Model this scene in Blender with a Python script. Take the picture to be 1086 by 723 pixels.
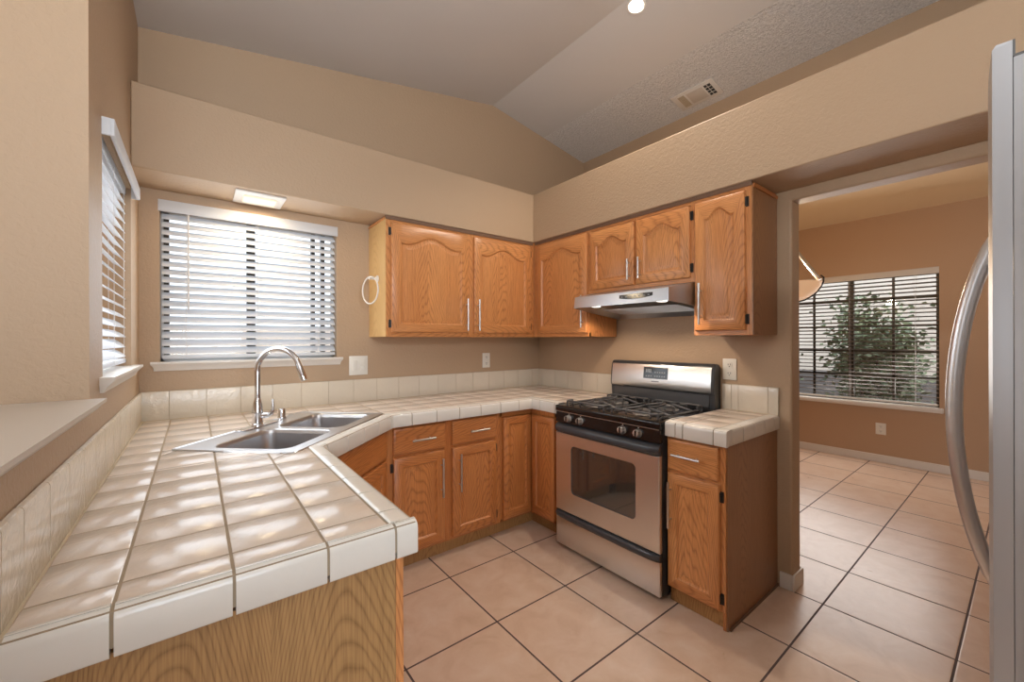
import bpy, bmesh, math, random
from mathutils import Vector, Matrix
random.seed(7)
PI = math.pi
S = bpy.context.scene
COL = S.collection
for o in list(bpy.data.objects):
    bpy.data.objects.remove(o, do_unlink=True)

# ------------------------------------------------------------------ camera
CH = 1.35
yaw, roll = math.radians(37.9), math.radians(-0.163)
F_ = Vector((math.sin(yaw), math.cos(yaw), 0)); R_ = Vector((math.cos(yaw), -math.sin(yaw), 0)); U_ = Vector((0, 0, 1))
R2 = R_ * math.cos(roll) + U_ * math.sin(roll); U2 = U_ * math.cos(roll) - R_ * math.sin(roll)
cd = bpy.data.cameras.new('camera'); cam = bpy.data.objects.new('camera', cd); COL.objects.link(cam)
M4 = Matrix((R2, U2, -F_)).transposed().to_4x4(); M4.translation = (0, 0, CH); cam.matrix_world = M4
cd.sensor_width = 36; cd.lens = 431.15 / 1086 * 36; cd.shift_y = -1.35 / 1086; cd.clip_start = 0.02; cd.clip_end = 200
S.camera = cam
# ------------------------------------------------------------------ view, world, sun, large lights
S.view_settings.view_transform = 'Standard'; S.view_settings.look = 'None'
S.view_settings.gamma = 1; S.view_settings.use_curve_mapping = False
S.view_settings.exposure = 0.06
W = bpy.data.worlds.new('sky'); S.world = W; W.use_nodes = True
wn = W.node_tree.nodes; wl = W.node_tree.links
bg = wn['Background']; bg.inputs[0].default_value = (0.80, 0.90, 1.0, 1); bg.inputs[1].default_value = 2.2
def light(name, kind, loc, energy, color, rot=(0, 0, 0), size=None, size_y=None, **k):
    d = bpy.data.lights.new(name, kind); o = bpy.data.objects.new(name, d); COL.objects.link(o)
    o.location = loc; o.rotation_euler = rot; d.energy = energy; d.color = color
    if size is not None:
        if kind == 'AREA':
            d.size = size
            if size_y: d.shape = 'RECTANGLE'; d.size_y = size_y
        elif kind in ('POINT', 'SPOT'): d.shadow_soft_size = size
    for a, b in k.items(): setattr(d, a, b)
    return o
def aim(o, target):
    o.rotation_euler = (Vector(target) - o.location).to_track_quat('-Z', 'Y').to_euler()
sun = light('sun', 'SUN', (0, 0, 10), 2.6, (1, .94, .85)); sun.data.angle = math.radians(1.2)
aim(sun, Vector((0, 0, 10)) + Vector((0.35, 0.62, -0.80)))
DAY = (0.86, 0.93, 1.0); WARM = (1.0, 0.86, 0.70)
a_ = light('daylight_fill_behind', 'AREA', (-0.2, -3.7, 1.5), 135, (.80, .90, 1.0), size=3.0, size_y=2.2); aim(a_, (1.0, 2, 1.3))  # added area lamp; supplies daylight from behind, no opening in that wall
a_ = light('daylight_fill_left', 'AREA', (-3.2, 0.2, 1.6), 17, DAY, size=2.6, size_y=1.8); aim(a_, (1.2, 0.8, 1.0))  # added fill lamp for light from the left; that wall has no window
a_ = light('daylight_sink_window', 'AREA', (0.30, 2.80, 1.66), 4, DAY, size=.8, size_y=.75); aim(a_, (0.4, 0.0, 1.7))
a_ = light('daylight_side_window', 'AREA', (-0.19, 2.16, 1.65), 3, DAY, size=.6, size_y=.75); aim(a_, (2, 1.8, 1.0))
a_ = light('daylight_dining_window', 'AREA', (5.8, 1.3, 1.35), 28, (1, .97, .94), size=1.4, size_y=1.3); aim(a_, (3.5, .9, 0.6))
a_ = light('daylight_outside_side_window', 'AREA', (-1.5, 2.5, 2.3), 60, DAY, size=1.2, size_y=1.0); aim(a_, (-.3, 2.16, 1.6))
a_ = light('ceiling_fill', 'AREA', (0.3, -0.9, 2.0), 56, (.93, .97, 1.0), size=.5); aim(a_, (0.5, -.4, 3.2))  # added lamp aimed up; lifts the ceiling and gives soft fill

# ------------------------------------------------------------------ materials
def srgb(r, g, b):
    f = lambda c: (c / 255 / 12.92) if c / 255 <= .04045 else ((c / 255 + .055) / 1.055) ** 2.4
    return (f(r), f(g), f(b), 1)
class NT:
    def __init__(s, name):
        s.m = bpy.data.materials.new(name); s.m.use_nodes = True
        s.t = s.m.node_tree; s.n = s.t.nodes; s.b = s.n['Principled BSDF']
    def new(s, t, **k):
        n = s.n.new(t)
        for a, v in k.items(): setattr(n, a, v)
        return n
    def put(s, sock, v):
        if hasattr(v, 'links') or isinstance(v, bpy.types.NodeSocket): s.t.links.new(v, sock)
        else: sock.default_value = v
    def math(s, op, a, b=None, c=None, clamp=False):
        n = s.new('ShaderNodeMath', operation=op, use_clamp=clamp)
        for i, v in enumerate((a, b, c)):
            if v is not None: s.put(n.inputs[i], v)
        return n.outputs[0]
    def noise(s, vec, scale, detail=3, rough=.5, dist=0):
        n = s.new('ShaderNodeTexNoise'); s.put(n.inputs['Vector'], vec)
        n.inputs['Scale'].default_value = scale; n.inputs['Detail'].default_value = detail
        n.inputs['Roughness'].default_value = rough; n.inputs['Distortion'].default_value = dist
        return n.outputs['Fac']
    def obj(s): return s.new('ShaderNodeTexCoord').outputs['Object']
    def pos(s): return s.new('ShaderNodeNewGeometry').outputs['Position']
    def mapping(s, vec, scale=(1, 1, 1), rot=(0, 0, 0), loc=(0, 0, 0)):
        n = s.new('ShaderNodeMapping'); s.put(n.inputs[0], vec); s.put(n.inputs['Location'], loc)
        n.inputs['Rotation'].default_value = rot; n.inputs['Scale'].default_value = scale
        return n.outputs[0]
    def ramp(s, fac, stops):
        n = s.new('ShaderNodeValToRGB'); s.put(n.inputs[0], fac); e = n.color_ramp.elements
        while len(e) < len(stops): e.new(.5)
        for x, (p, c) in zip(e, stops): x.position = p; x.color = c
        return n.outputs[0]
    def mix(s, fac, a, b, blend='MIX'):
        n = s.new('ShaderNodeMix', data_type='RGBA', blend_type=blend)
        s.put(n.inputs[0], fac); s.put(n.inputs[6], a); s.put(n.inputs[7], b)
        return n.outputs[2]
    def bump(s, h, strength, dist=.01):
        n = s.new('ShaderNodeBump'); s.put(n.inputs['Height'], h); n.inputs['Strength'].default_value = strength
        n.inputs['Distance'].default_value = dist; s.t.links.new(n.outputs[0], s.b.inputs['Normal'])
    def set(s, **k):
        for a, v in k.items(): s.put(s.b.inputs[a.replace('_', ' ')], v)
def plain(name, col, rough=.5, metal=0, **k):
    t = NT(name); t.set(Base_Color=col, Roughness=rough, Metallic=metal, **k); return t.m
def metal(name, col, rough, brush=None, aniso=0):
    t = NT(name); t.set(Base_Color=col, Metallic=1.0)
    if brush:
        n = t.noise(t.mapping(t.obj(), scale=brush), 1, 3, .6)
        t.put(t.b.inputs['Roughness'], t.math('MULTIPLY_ADD', n, .10, rough - .05))
    else: t.set(Roughness=rough)
    return t.m
def paint(name, col, rough=.5, tex=60, strength=.25, dist=.003):
    t = NT(name); p = t.pos()
    n = t.noise(p, tex, 3, .55, .6); v = t.noise(p, 1.3, 2)
    c = t.mix(t.math('MULTIPLY', v, .12), col, tuple(x * .82 for x in col[:3]) + (1,))
    t.put(t.b.inputs['Base Color'], c); t.set(Roughness=rough); t.bump(n, strength, dist); return t.m
def popcorn(name, col):
    t = NT(name); p = t.pos(); n = t.noise(p, 110, 4, .7); n2 = t.noise(p, 45, 2)
    h = t.math('ADD', t.math('MULTIPLY', n, 1.0), n2)
    t.put(t.b.inputs['Base Color'], t.mix(t.ramp(n, [(.35, (0, 0, 0, 1)), (.65, (1, 1, 1, 1))]), tuple(x * .74 for x in col[:3]) + (1,), col))
    t.set(Roughness=.95); t.bump(h, 1.0, .012); return t.m
def oak(name, light_c, mid_c, dark_c, axis='z', rough=.38, ring=1.0, coat=.25, RG=.46, ct=.13, strip=.31, kk_=34, wob=.55, freq=15):
    """Oak grain running along one local axis, cathedral figure from distorted rings."""
    t = NT(name); c = t.obj(); info = t.new('ShaderNodeObjectInfo').outputs['Random']
    off = t.new('ShaderNodeCombineXYZ'); 
    for i, k in enumerate((7.3, 3.1, 11.7)): t.put(off.inputs[i], t.math('MULTIPLY', info, k))
    add = t.new('ShaderNodeVectorMath', operation='ADD'); t.put(add.inputs[0], c); t.put(add.inputs[1], off.outputs[0])
    v = add.outputs[0]
    sc = {'z': (1, 1, ct), 'x': (ct, 1, 1), 'y': (1, ct, 1)}[axis]
    fs = {'z': (1, 1, .03), 'x': (.03, 1, 1), 'y': (1, .03, 1)}[axis]
    sp_ = t.new('ShaderNodeSeparateXYZ'); t.put(sp_.inputs[0], v)
    along = sp_.outputs['Z'] if axis == 'z' else sp_.outputs['X']
    across = t.math('ADD', sp_.outputs['X'], sp_.outputs['Y']) if axis == 'z' else sp_.outputs['Z']
    low = t.noise(t.mapping(v, scale=sc), 9 * ring, 2, .5, .3)
    d_ = t.math('MULTIPLY', t.math('SUBTRACT', t.math('FRACT', t.math('DIVIDE', across, strip)), .5), strip)
    fld = t.math('ADD', t.math('MULTIPLY_ADD', t.math('MULTIPLY', d_, d_), kk_, along), t.math('MULTIPLY', low, wob))
    rings = t.math('FRACT', t.math('MULTIPLY', fld, freq))
    tri = t.math('ABSOLUTE', t.math('MULTIPLY_ADD', rings, 2, -1))
    rg = t.ramp(tri, [(.0, (0, 0, 0, 1)), (.55, (.1, .1, .1, 1)), (.92, (.75, .75, .75, 1)), (1, (1, 1, 1, 1))])
    fine = t.noise(t.mapping(v, scale=fs), 260, 3, .65)
    pores = t.ramp(fine, [(.42, (1, 1, 1, 1)), (.56, (0, 0, 0, 1))])
    tone = t.noise(t.mapping(v, scale=sc), 3.0, 2)
    base = t.mix(t.ramp(tone, [(.3, (0, 0, 0, 1)), (.7, (1, 1, 1, 1))]), light_c, mid_c)
    k = t.math('ADD', t.math('MULTIPLY', rg, RG), t.math('MULTIPLY', pores, .30), clamp=True)
    t.put(t.b.inputs['Base Color'], t.mix(k, base, dark_c))
    t.set(Roughness=rough, Coat_Weight=coat, Coat_Roughness=.25); t.bump(fine, .05, .001); return t.m

M = {}
M['wall'] = paint('wall_tan_paint', srgb(184, 157, 128), .54, 62, .6, .004)
M['wall_dining'] = paint('wall_brown_paint', srgb(186, 154, 124), .55, 55, .3, .003)
M['ceiling'] = paint('ceiling_flat_paint', srgb(212, 208, 204), .9, 120, .2, .002)
M['ceiling_pendant_tint'] = paint('dining_ceiling_lit_tint', srgb(228, 206, 172), .9, 90, .5, .004)  # the pendant's warm light is painted into this ceiling colour
M['popcorn'] = popcorn('popcorn_ceiling', srgb(246, 243, 240))
M['white'] = paint('white_trim_paint', srgb(226, 220, 212), .35, 200, .05, .001)
M['bar'] = paint('bar_top_paint', srgb(206, 196, 184), .4, 200, .04, .001)
M['oak'] = oak('honey_oak', srgb(224, 158, 98), srgb(206, 136, 78), srgb(138, 78, 38), 'z')
M['oakh'] = oak('honey_oak_rail', srgb(222, 156, 96), srgb(204, 134, 76), srgb(140, 80, 40), 'x')
M['oakd'] = oak('shaded_honey_oak', srgb(206, 134, 74), srgb(190, 116, 60), srgb(116, 62, 30), 'z')  # honey oak darkened; shade on the base cabinets is put into the colour
M['oakdh'] = oak('shaded_honey_oak_rail', srgb(204, 132, 72), srgb(186, 112, 58), srgb(116, 62, 30), 'x')
M['veneer'] = oak('oak_end_veneer', srgb(180, 140, 90), srgb(168, 127, 77), srgb(112, 76, 38), 'z', .5, .8, .05, .50, .2, .30, 30, .30, 23)
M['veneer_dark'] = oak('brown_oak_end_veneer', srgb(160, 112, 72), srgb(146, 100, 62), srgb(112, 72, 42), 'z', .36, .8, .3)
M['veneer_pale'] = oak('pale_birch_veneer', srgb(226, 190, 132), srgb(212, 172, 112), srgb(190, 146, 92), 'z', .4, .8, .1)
M['toe'] = oak('toe_board_ply', srgb(184, 138, 84), srgb(166, 120, 70), srgb(120, 82, 44), 'z', .7, 1, 0)
M['trimdark'] = plain('dark_scribe_trim', srgb(112, 84, 64), .6)
def tile_mat(name, col, col2, rough=.2, bs=.16):
    t = NT(name); p = t.pos(); n = t.noise(p, 38, 2, .5, .8); v = t.noise(p, 6, 3)
    isl = t.new('ShaderNodeNewGeometry').outputs['Random Per Island']
    c = t.mix(v, col, col2); c = t.mix(t.math('MULTIPLY', isl, .25), c, tuple(x * .84 for x in col[:3]) + (1,))
    t.put(t.b.inputs['Base Color'], c); t.set(Roughness=rough, Specular_IOR_Level=.55); t.bump(n, bs, .006); return t.m
M['tile'] = tile_mat('cream_ceramic_tile', srgb(222, 208, 194), srgb(213, 197, 182))
M['tile_edge'] = tile_mat('cream_ceramic_edge_tile', srgb(232, 228, 220), srgb(226, 221, 211), .14, .06)
M['splash'] = tile_mat('cream_splash_tile', srgb(226, 216, 198), srgb(217, 205, 186), .18, .3)
M['grout'] = paint('counter_grout', srgb(160, 142, 118), .9, 200, .3, .001)
M['wgrout'] = paint('pale_wall_grout', srgb(196, 180, 154), .9, 200, .2, .001)
M['steel'] = metal('brushed_steel', (.62, .60, .58, 1), .28, (8, 8, 900))
M['steelh'] = metal('brushed_steel_across', (.80, .79, .78, 1), .32, (6, 6, 1100))
M['sinksteel'] = metal('sink_steel', (.60, .60, .61, 1), .30, (40, 40, 4))
M['chrome'] = metal('chrome', (.72, .72, .74, 1), .07)
M['nickel'] = metal('satin_nickel', (.60, .59, .57, 1), .3)
M['hoodsteel'] = metal('hood_steel', (.50, .53, .58, 1), .30, (6, 6, 900)); M['button'] = plain('grey_button', (.20, .22, .25, 1), .4)
M['darksteel'] = plain('dark_grey_steel', (.13, .13, .135, 1), .3, .7)
M['burner'] = plain('dull_burner_metal', (.22, .21, .20, 1), .45, .6)
M['satin'] = plain('satin_silver_handle', (.72, .73, .75, 1), .30, .85)
M['black'] = plain('black_enamel', (.012, .010, .010, 1), .12)
M['blackmatte'] = plain('black_cast_iron', (.10, .097, .096, 1), .38)
M['blackplastic'] = plain('dark_grey_plastic', (.045, .047, .052, 1), .3)
M['ovenglass'] = plain('oven_glass', (.03, .03, .028, 1), .05, IOR=2.3)
M['hinge'] = plain('dark_bronze_hinge', (.05, .045, .04, 1), .4, .8)
M['plastic'] = plain('white_switch_plastic', srgb(232, 228, 218), .35)
M['slot'] = plain('dark_slot', (.03, .03, .03, 1), .6)
t = NT('white_blind_slat'); t.set(Base_Color=srgb(238, 240, 243), Roughness=.45); tl = t.new('ShaderNodeBsdfTranslucent'); tl.inputs[0].default_value = srgb(226, 234, 244)
mx = t.new('ShaderNodeMixShader'); mx.inputs[0].default_value = .26; t.t.links.new(t.b.outputs[0], mx.inputs[1]); t.t.links.new(tl.outputs[0], mx.inputs[2]); t.t.links.new(mx.outputs[0], t.n['Material Output'].inputs[0]); M['blind'] = t.m
M['blind_dining'] = plain('grey_white_blind_slat', srgb(214, 208, 200), .55)
M['slat_backlit'] = plain('backlit_blind_slat', srgb(134, 122, 112), .6)  # backlit darkness of the dining slats is put into this colour
M['cord'] = plain('white_cord', srgb(225, 225, 225), .6)
M['bronze'] = plain('bronze_window_frame', srgb(78, 72, 62), .45, .3)
M['vinyl'] = plain('white_window_liner', srgb(214, 212, 210), .4)
t = NT('window_glass'); t.n.remove(t.b); g = t.new('ShaderNodeBsdfGlass'); g.inputs['IOR'].default_value = 1.02; g.inputs['Roughness'].default_value = 0
tr = t.new('ShaderNodeBsdfTransparent'); mx = t.new('ShaderNodeMixShader'); mx.inputs[0].default_value = .06
gl = t.new('ShaderNodeBsdfGlossy'); gl.inputs['Roughness'].default_value = .02
t.t.links.new(tr.outputs[0], mx.inputs[1]); t.t.links.new(gl.outputs[0], mx.inputs[2]); t.t.links.new(mx.outputs[0], t.n['Material Output'].inputs[0]); M['glass'] = t.m
def fridge_mat():
    t = NT('silver_fridge_paint'); v = t.noise(t.mapping(t.pos(), scale=(200, 200, 2)), 1, 2)
    t.set(Base_Color=srgb(186, 188, 192), Metallic=.55); t.put(t.b.inputs['Roughness'], t.math('MULTIPLY_ADD', v, .15, .28)); return t.m
M['fridge'] = fridge_mat()
M['fridge_front'] = metal('fridge_door_steel', (.46, .45, .44, 1), .46, (200, 200, 3))
M['gasket'] = plain('grey_gasket', (.10, .10, .10, 1), .6)
def emit(name, col, strength, base=(.8, .8, .8, 1)):
    t = NT(name); t.set(Base_Color=base, Emission_Color=col, Emission_Strength=strength); return t.m
M['lamp_warm'] = emit('lit_warm_lens', (1, .76, .42, 1), .80, (.5, .5, .48, 1))
M['lamp_white'] = emit('lit_bulb', (1, .93, .82, 1), 12)
M['lamp_hood'] = emit('lit_hood_lens', (1, .90, .80, 1), 2.2)
M['shade'] = emit('lit_alabaster', (1, .62, .36, 1), .38, srgb(226, 190, 150))
M['display'] = plain('black_display', (.03, .035, .04, 1), .08)
M['digit'] = emit('pale_display_marks', (.5, .6, .65, 1), .06, (.30, .32, .34, 1))
# floor: 0.46 m square tiles set to the walls, dark grout
t = NT('floor_ceramic_tile'); p = t.pos(); sp = t.new('ShaderNodeSeparateXYZ'); t.put(sp.inputs[0], p)
def gridline(ax, o, s=.46, w=.0042):
    d = t.math('ABSOLUTE', t.math('SUBTRACT', t.math('FLOORED_MODULO', t.math('ADD', t.math('SUBTRACT', sp.outputs[ax], o), s / 2), s), s / 2))
    return t.math('SUBTRACT', 1, t.new('ShaderNodeMapRange').outputs[0]) if False else t.math('LESS_THAN', d, w), d
l1, d1 = gridline(0, 1.137); l2, d2 = gridline(1, 2.043)
gm = t.math('MAXIMUM', l1, l2)
cx = t.math('FLOOR', t.math('DIVIDE', t.math('SUBTRACT', sp.outputs[0], 1.137), .46)); cy = t.math('FLOOR', t.math('DIVIDE', t.math('SUBTRACT', sp.outputs[1], 2.043), .46))
cell = t.new('ShaderNodeCombineXYZ'); t.put(cell.inputs[0], cx); t.put(cell.inputs[1], cy)
wn_ = t.new('ShaderNodeTexWhiteNoise'); t.put(wn_.inputs[0], cell.outputs[0])
cloud = t.noise(p, 7, 5, .6, .6); fine = t.noise(p, 60, 3, .6)
base = t.ramp(cloud, [(.3, srgb(206, 175, 150)), (.5, srgb(216, 188, 165)), (.72, srgb(222, 199, 180))])
base = t.mix(t.math('MULTIPLY', wn_.outputs[0], .16), base, srgb(196, 160, 134))
base = t.mix(t.math('MULTIPLY', fine, .12), base, srgb(190, 158, 132))
t.put(t.b.inputs['Base Color'], t.mix(gm, base, srgb(88, 70, 66)))
t.put(t.b.inputs['Roughness'], t.math('MULTIPLY_ADD', gm, .5, t.math('MULTIPLY_ADD', cloud, .12, .24)))
gd = t.math('MINIMUM', d1, d2); edge = t.math('MINIMUM', t.math('DIVIDE', gd, .008), 1)
t.bump(t.math('ADD', edge, t.math('MULTIPLY', cloud, .25)), .35, .002); M['floor'] = t.m

# ------------------------------------------------------------------ geometry helpers
class B:
    def __init__(s): s.v = []; s.f = []; s.mi = []; s.sm = []
    def add(s, vs, fs, m=0, smooth=False):
        k = len(s.v); s.v += [tuple(v) for v in vs]
        for f in fs: s.f.append([k + i for i in f]); s.mi.append(m); s.sm.append(smooth)
    def box(s, x0, x1, y0, y1, z0, z1, m=0):
        vs = [(x, y, z) for x in (x0, x1) for y in (y0, y1) for z in (z0, z1)]
        s.add(vs, [(0, 1, 3, 2), (4, 6, 7, 5), (0, 4, 5, 1), (2, 3, 7, 6), (0, 2, 6, 4), (1, 5, 7, 3)], m); return s
    def bbox(s, x0, x1, y0, y1, z0, z1, b=.003, seg=2, m=0):
        bm = bmesh.new(); bmesh.ops.create_cube(bm, size=1)
        for v in bm.verts: v.co = Vector(((x0 + x1) / 2 + v.co.x * (x1 - x0), (y0 + y1) / 2 + v.co.y * (y1 - y0), (z0 + z1) / 2 + v.co.z * (z1 - z0)))
        b = min(b, .49 * min(x1 - x0, y1 - y0, z1 - z0))
        bmesh.ops.bevel(bm, geom=bm.edges[:], offset=b, segments=seg, profile=.5, affect='EDGES'); s.bm(bm, m, True); return s
    def bm(s, bm, m=0, smooth=False):
        bm.verts.index_update(); s.add([v.co for v in bm.verts], [[v.index for v in f.verts] for f in bm.faces], m, smooth); bm.free(); return s
    def prism(s, poly, z0, z1, m=0, smooth=False):
        n = len(poly); vs = [(x, y, z0) for x, y in poly] + [(x, y, z1) for x, y in poly]
        s.add(vs, [list(range(n))[::-1], list(range(n, 2 * n))] + [(i, (i + 1) % n, n + (i + 1) % n, n + i) for i in range(n)], m, smooth); return s
    def tube(s, pts, r, n=12, m=0, caps=True):
        pts = [Vector(p) for p in pts]; rs = r if isinstance(r, (list, tuple)) else [r] * len(pts)
        T = [(pts[min(i + 1, len(pts) - 1)] - pts[max(i - 1, 0)]).normalized() for i in range(len(pts))]
        up = Vector((0, 0, 1)) if abs(T[0].z) < .9 else Vector((1, 0, 0)); N = (up - T[0] * up.dot(T[0])).normalized(); rings = []
        for i, p in enumerate(pts):
            N = (N - T[i] * N.dot(T[i])).normalized(); Bn = T[i].cross(N)
            rings.append([p + (N * math.cos(2 * PI * k / n) + Bn * math.sin(2 * PI * k / n)) * rs[i] for k in range(n)])
        vs = [v for r_ in rings for v in r_]; fs = []
        for i in range(len(pts) - 1):
            for k in range(n): fs.append((i * n + k, i * n + (k + 1) % n, (i + 1) * n + (k + 1) % n, (i + 1) * n + k))
        s.add(vs, fs, m, True)
        if caps: s.add(rings[0], [list(range(n))[::-1]], m); s.add(rings[-1], [list(range(n))], m)
        return s
    def lathe(s, prof, c=(0, 0, 0), n=32, m=0, ax=Vector((0, 0, 1)), smooth=True):
        ax = ax.normalized(); u = Vector((1, 0, 0)) if abs(ax.x) < .9 else Vector((0, 1, 0)); u = (u - ax * u.dot(ax)).normalized(); w = ax.cross(u)
        vs = [Vector(c) + ax * h + (u * math.cos(2 * PI * k / n) + w * math.sin(2 * PI * k / n)) * r for r, h in prof for k in range(n)]
        fs = [(i * n + k, i * n + (k + 1) % n, (i + 1) * n + (k + 1) % n, (i + 1) * n + k) for i in range(len(prof) - 1) for k in range(n)]
        s.add(vs, fs, m, smooth)
        for i, rv in ((0, True), (len(prof) - 1, False)):
            if prof[i][0] > 1e-5:
                l = list(range(n)); s.add(vs[i * n:(i + 1) * n], [l[::-1] if rv else l], m)
        return s
    def torus(s, c, R, r, ax, n=40, k=10, m=0):
        ax = Vector(ax).normalized(); u = Vector((0, 0, 1)) if abs(ax.z) < .9 else Vector((1, 0, 0)); u = (u - ax * u.dot(ax)).normalized(); w = ax.cross(u)
        pts = [[Vector(c) + (u * math.cos(a) + w * math.sin(a)) * (R + r * math.cos(b)) + ax * r * math.sin(b) for b in [2 * PI * j / k for j in range(k)]] for a in [2 * PI * i / n for i in range(n)]]
        s.add([v for p in pts for v in p], [(i * k + j, ((i + 1) % n) * k + j, ((i + 1) % n) * k + (j + 1) % k, i * k + (j + 1) % k) for i in range(n) for j in range(k)], m, True); return s
    def obj(s, name, mats, parent=None, loc=None, rot=None, bev=0, fix=True):
        me = bpy.data.meshes.new(name); me.from_pydata(s.v, [], s.f)
        if not isinstance(mats, (list, tuple)): mats = [mats]
        for m in mats: me.materials.append(M[m] if isinstance(m, str) else m)
        me.polygons.foreach_set('material_index', s.mi); me.polygons.foreach_set('use_smooth', s.sm)
        if fix:
            bm = bmesh.new(); bm.from_mesh(me); bmesh.ops.recalc_face_normals(bm, faces=bm.faces[:]); bm.to_mesh(me); bm.free()
        try: me.set_sharp_from_angle(angle=math.radians(38))
        except Exception: pass
        o = bpy.data.objects.new(name, me); COL.objects.link(o)
        if parent: o.parent = parent
        if loc is not None: o.location = loc
        if rot is not None: o.rotation_euler = rot
        if bev:
            md = o.modifiers.new('edge', 'BEVEL'); md.width = bev; md.segments = 2; md.limit_method = 'ANGLE'; md.angle_limit = math.radians(40)
        return o
def tag(o, label, cat, group=None, kind=None):
    if label: o['label'] = label
    if cat: o['category'] = cat
    if group: o['group'] = group
    if kind: o['kind'] = kind
    return o
def thing(name, label, cat, loc=(0, 0, 0), rz=0, group=None):
    o = bpy.data.objects.new(name, None); COL.objects.link(o); o.location = loc; o.rotation_euler = (0, 0, rz); o.empty_display_size = .05
    return tag(o, label, cat, group)
def struct(o): o['kind'] = 'structure'; return o

XL, XW, YW, ZC = -.231, 2.521, 2.837, .931
XS, YS, ZS1, ZS2 = 2.190, 2.520, 2.146, 2.537
def ceil_z(x): return 3.35 - .17 * abs(x - 2.01)
RX0, RX1, RY0, RY1 = -3.6, 5.9, -3.9, 3.0      # outer bounds of the whole open room

# ------------------------------------------------------------------ floor and ceiling
struct(B().box(RX0 - .1, RX1 + .1, RY0 - .1, RY1 + .8, -.08, 0).obj('floor', 'floor'))
def ceil_piece(name, x0, x1, mat):
    z0, z1 = ceil_z(x0), ceil_z(x1); b = B()
    vs = [(x, y, z + d) for d in (0, .12) for x, z in ((x0, z0), (x1, z1)) for y in (RY0 - .1, RY1 + .8)]
    b.add(vs, [(0, 1, 3, 2), (4, 6, 7, 5), (0, 4, 5, 1), (2, 3, 7, 6), (0, 2, 6, 4), (1, 5, 7, 3)]); return struct(b.obj(name, mat))
ceil_piece('ceiling_left', RX0 - .1, 2.01, 'ceiling'); ceil_piece('ceiling_right', 2.01, 2.59, 'ceiling'); ceil_piece('ceiling_popcorn', 2.59, 3.2, 'popcorn'); ceil_piece('ceiling_dining', 3.2, RX1 + .1, 'ceiling_pendant_tint')

# ------------------------------------------------------------------ walls (boxes around openings)
def wall_x(b, x0, x1, y0, y1, z0, z1, holes=()):
    """wall slab between x0..x1 (thickness) running along y, holes = (ya, yb, za, zb)"""
    ys = sorted({y0, y1} | {h[0] for h in holes} | {h[1] for h in holes}); zs = sorted({z0, z1} | {h[2] for h in holes} | {h[3] for h in holes})
    for a, c in zip(ys, ys[1:]):
        for e, g in zip(zs, zs[1:]):
            my, mz = (a + c) / 2, (e + g) / 2
            if any(h[0] < my < h[1] and h[2] < mz < h[3] for h in holes): continue
            b.box(x0, x1, a, c, e, g)
def wall_y(b, y0, y1, x0, x1, z0, z1, holes=()):
    xs = sorted({x0, x1} | {h[0] for h in holes} | {h[1] for h in holes}); zs = sorted({z0, z1} | {h[2] for h in holes} | {h[3] for h in holes})
    for a, c in zip(xs, xs[1:]):
        for e, g in zip(zs, zs[1:]):
            mx_, mz = (a + c) / 2, (e + g) / 2
            if any(h[0] < mx_ < h[1] and h[2] < mz < h[3] for h in holes): continue
            b.box(a, c, y0, y1, e, g)
def weld(o):
    bm = bmesh.new(); bm.from_mesh(o.data); bmesh.ops.remove_doubles(bm, verts=bm.verts[:], dist=1e-5)
    seen = {}
    for f in bm.faces: seen.setdefault(tuple(sorted(v.index for v in f.verts)), []).append(f)
    dead = [f for l in seen.values() if len(l) > 1 for f in l]
    bmesh.ops.delete(bm, geom=dead, context='FACES_ONLY'); bmesh.ops.recalc_face_normals(bm, faces=bm.faces[:]); bm.to_mesh(o.data); bm.free(); return o
W1 = (-.149, .739, 1.235, 2.07); W2 = (1.80, 2.52, 1.235, 2.04); W3 = (.586, 2.02, .645, 2.075)
b = B(); wall_y(b, YW, YW + .14, XL - .02, 3.30, 0, 3.6, [W1]); struct(weld(b.obj('wall_back', 'wall')))
b = B(); wall_x(b, XL - .24, XL, 1.60, YW + .14, 0, 3.5, [W2]); struct(weld(b.obj('wall_left', 'wall')))
struct(B().box(XL - .13, XL, -.35, 1.60, 0, 1.150).obj('wall_half', 'wall'))
struct(B().box(-3.6, XL - .24, 1.60, 1.74, 0, 3.4).obj('wall_family_room', 'wall'))
# stove wall with the wide opening to the dining area, bull-nosed jamb
b = B(); wall_x(b, XW, XW + .12, -.78, YW, 0, ZS2, [(-.70, .797, 0, 2.092)])
o = struct(weld(b.obj('wall_right', 'wall'))); md = o.modifiers.new('nose', 'BEVEL'); md.width = .012; md.segments = 3; md.limit_method = 'ANGLE'
struct(B().box(3.143, 3.27, -.9, YW, 2.43, 3.2).obj('wall_upper', 'wall'))
b = B(); b.box(XS, XW, -.9, YW, ZS1, ZS2); b.box(XW, 3.143, -.9, YW, 2.43, ZS2); struct(b.obj('wall_soffit_right', 'wall', bev=.006))
struct(B().box(XL, XS, YS, YW, ZS1, ZS2).obj('wall_soffit_back', 'wall', bev=.006))
struct(B().box(.60, 3.27, -.92, -.80, 0, 3.4).obj('wall_behind_fridge', 'wall'))
b = B(); wall_x(b, RX1, RX1 + .14, RY0, RY1 + .8, 0, 3.0, [W3]); struct(weld(b.obj('wall_dining', 'wall_dining')))
b = B(); b.box(2.641, 3.27, 2.55, 2.69, 0, 2.45); b.box(3.27, RX1, 2.55, 2.69, 0, 3.35); struct(b.obj('wall_dining_north', 'wall_dining'))
struct(B().box(RX0, RX1, RY0 - .1, RY0, 0, 3.6).obj('wall_front', 'wall'))
struct(B().box(RX0 - .1, RX0, RY0, 1.74, 0, 3.2).obj('wall_far_left', 'wall'))

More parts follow.
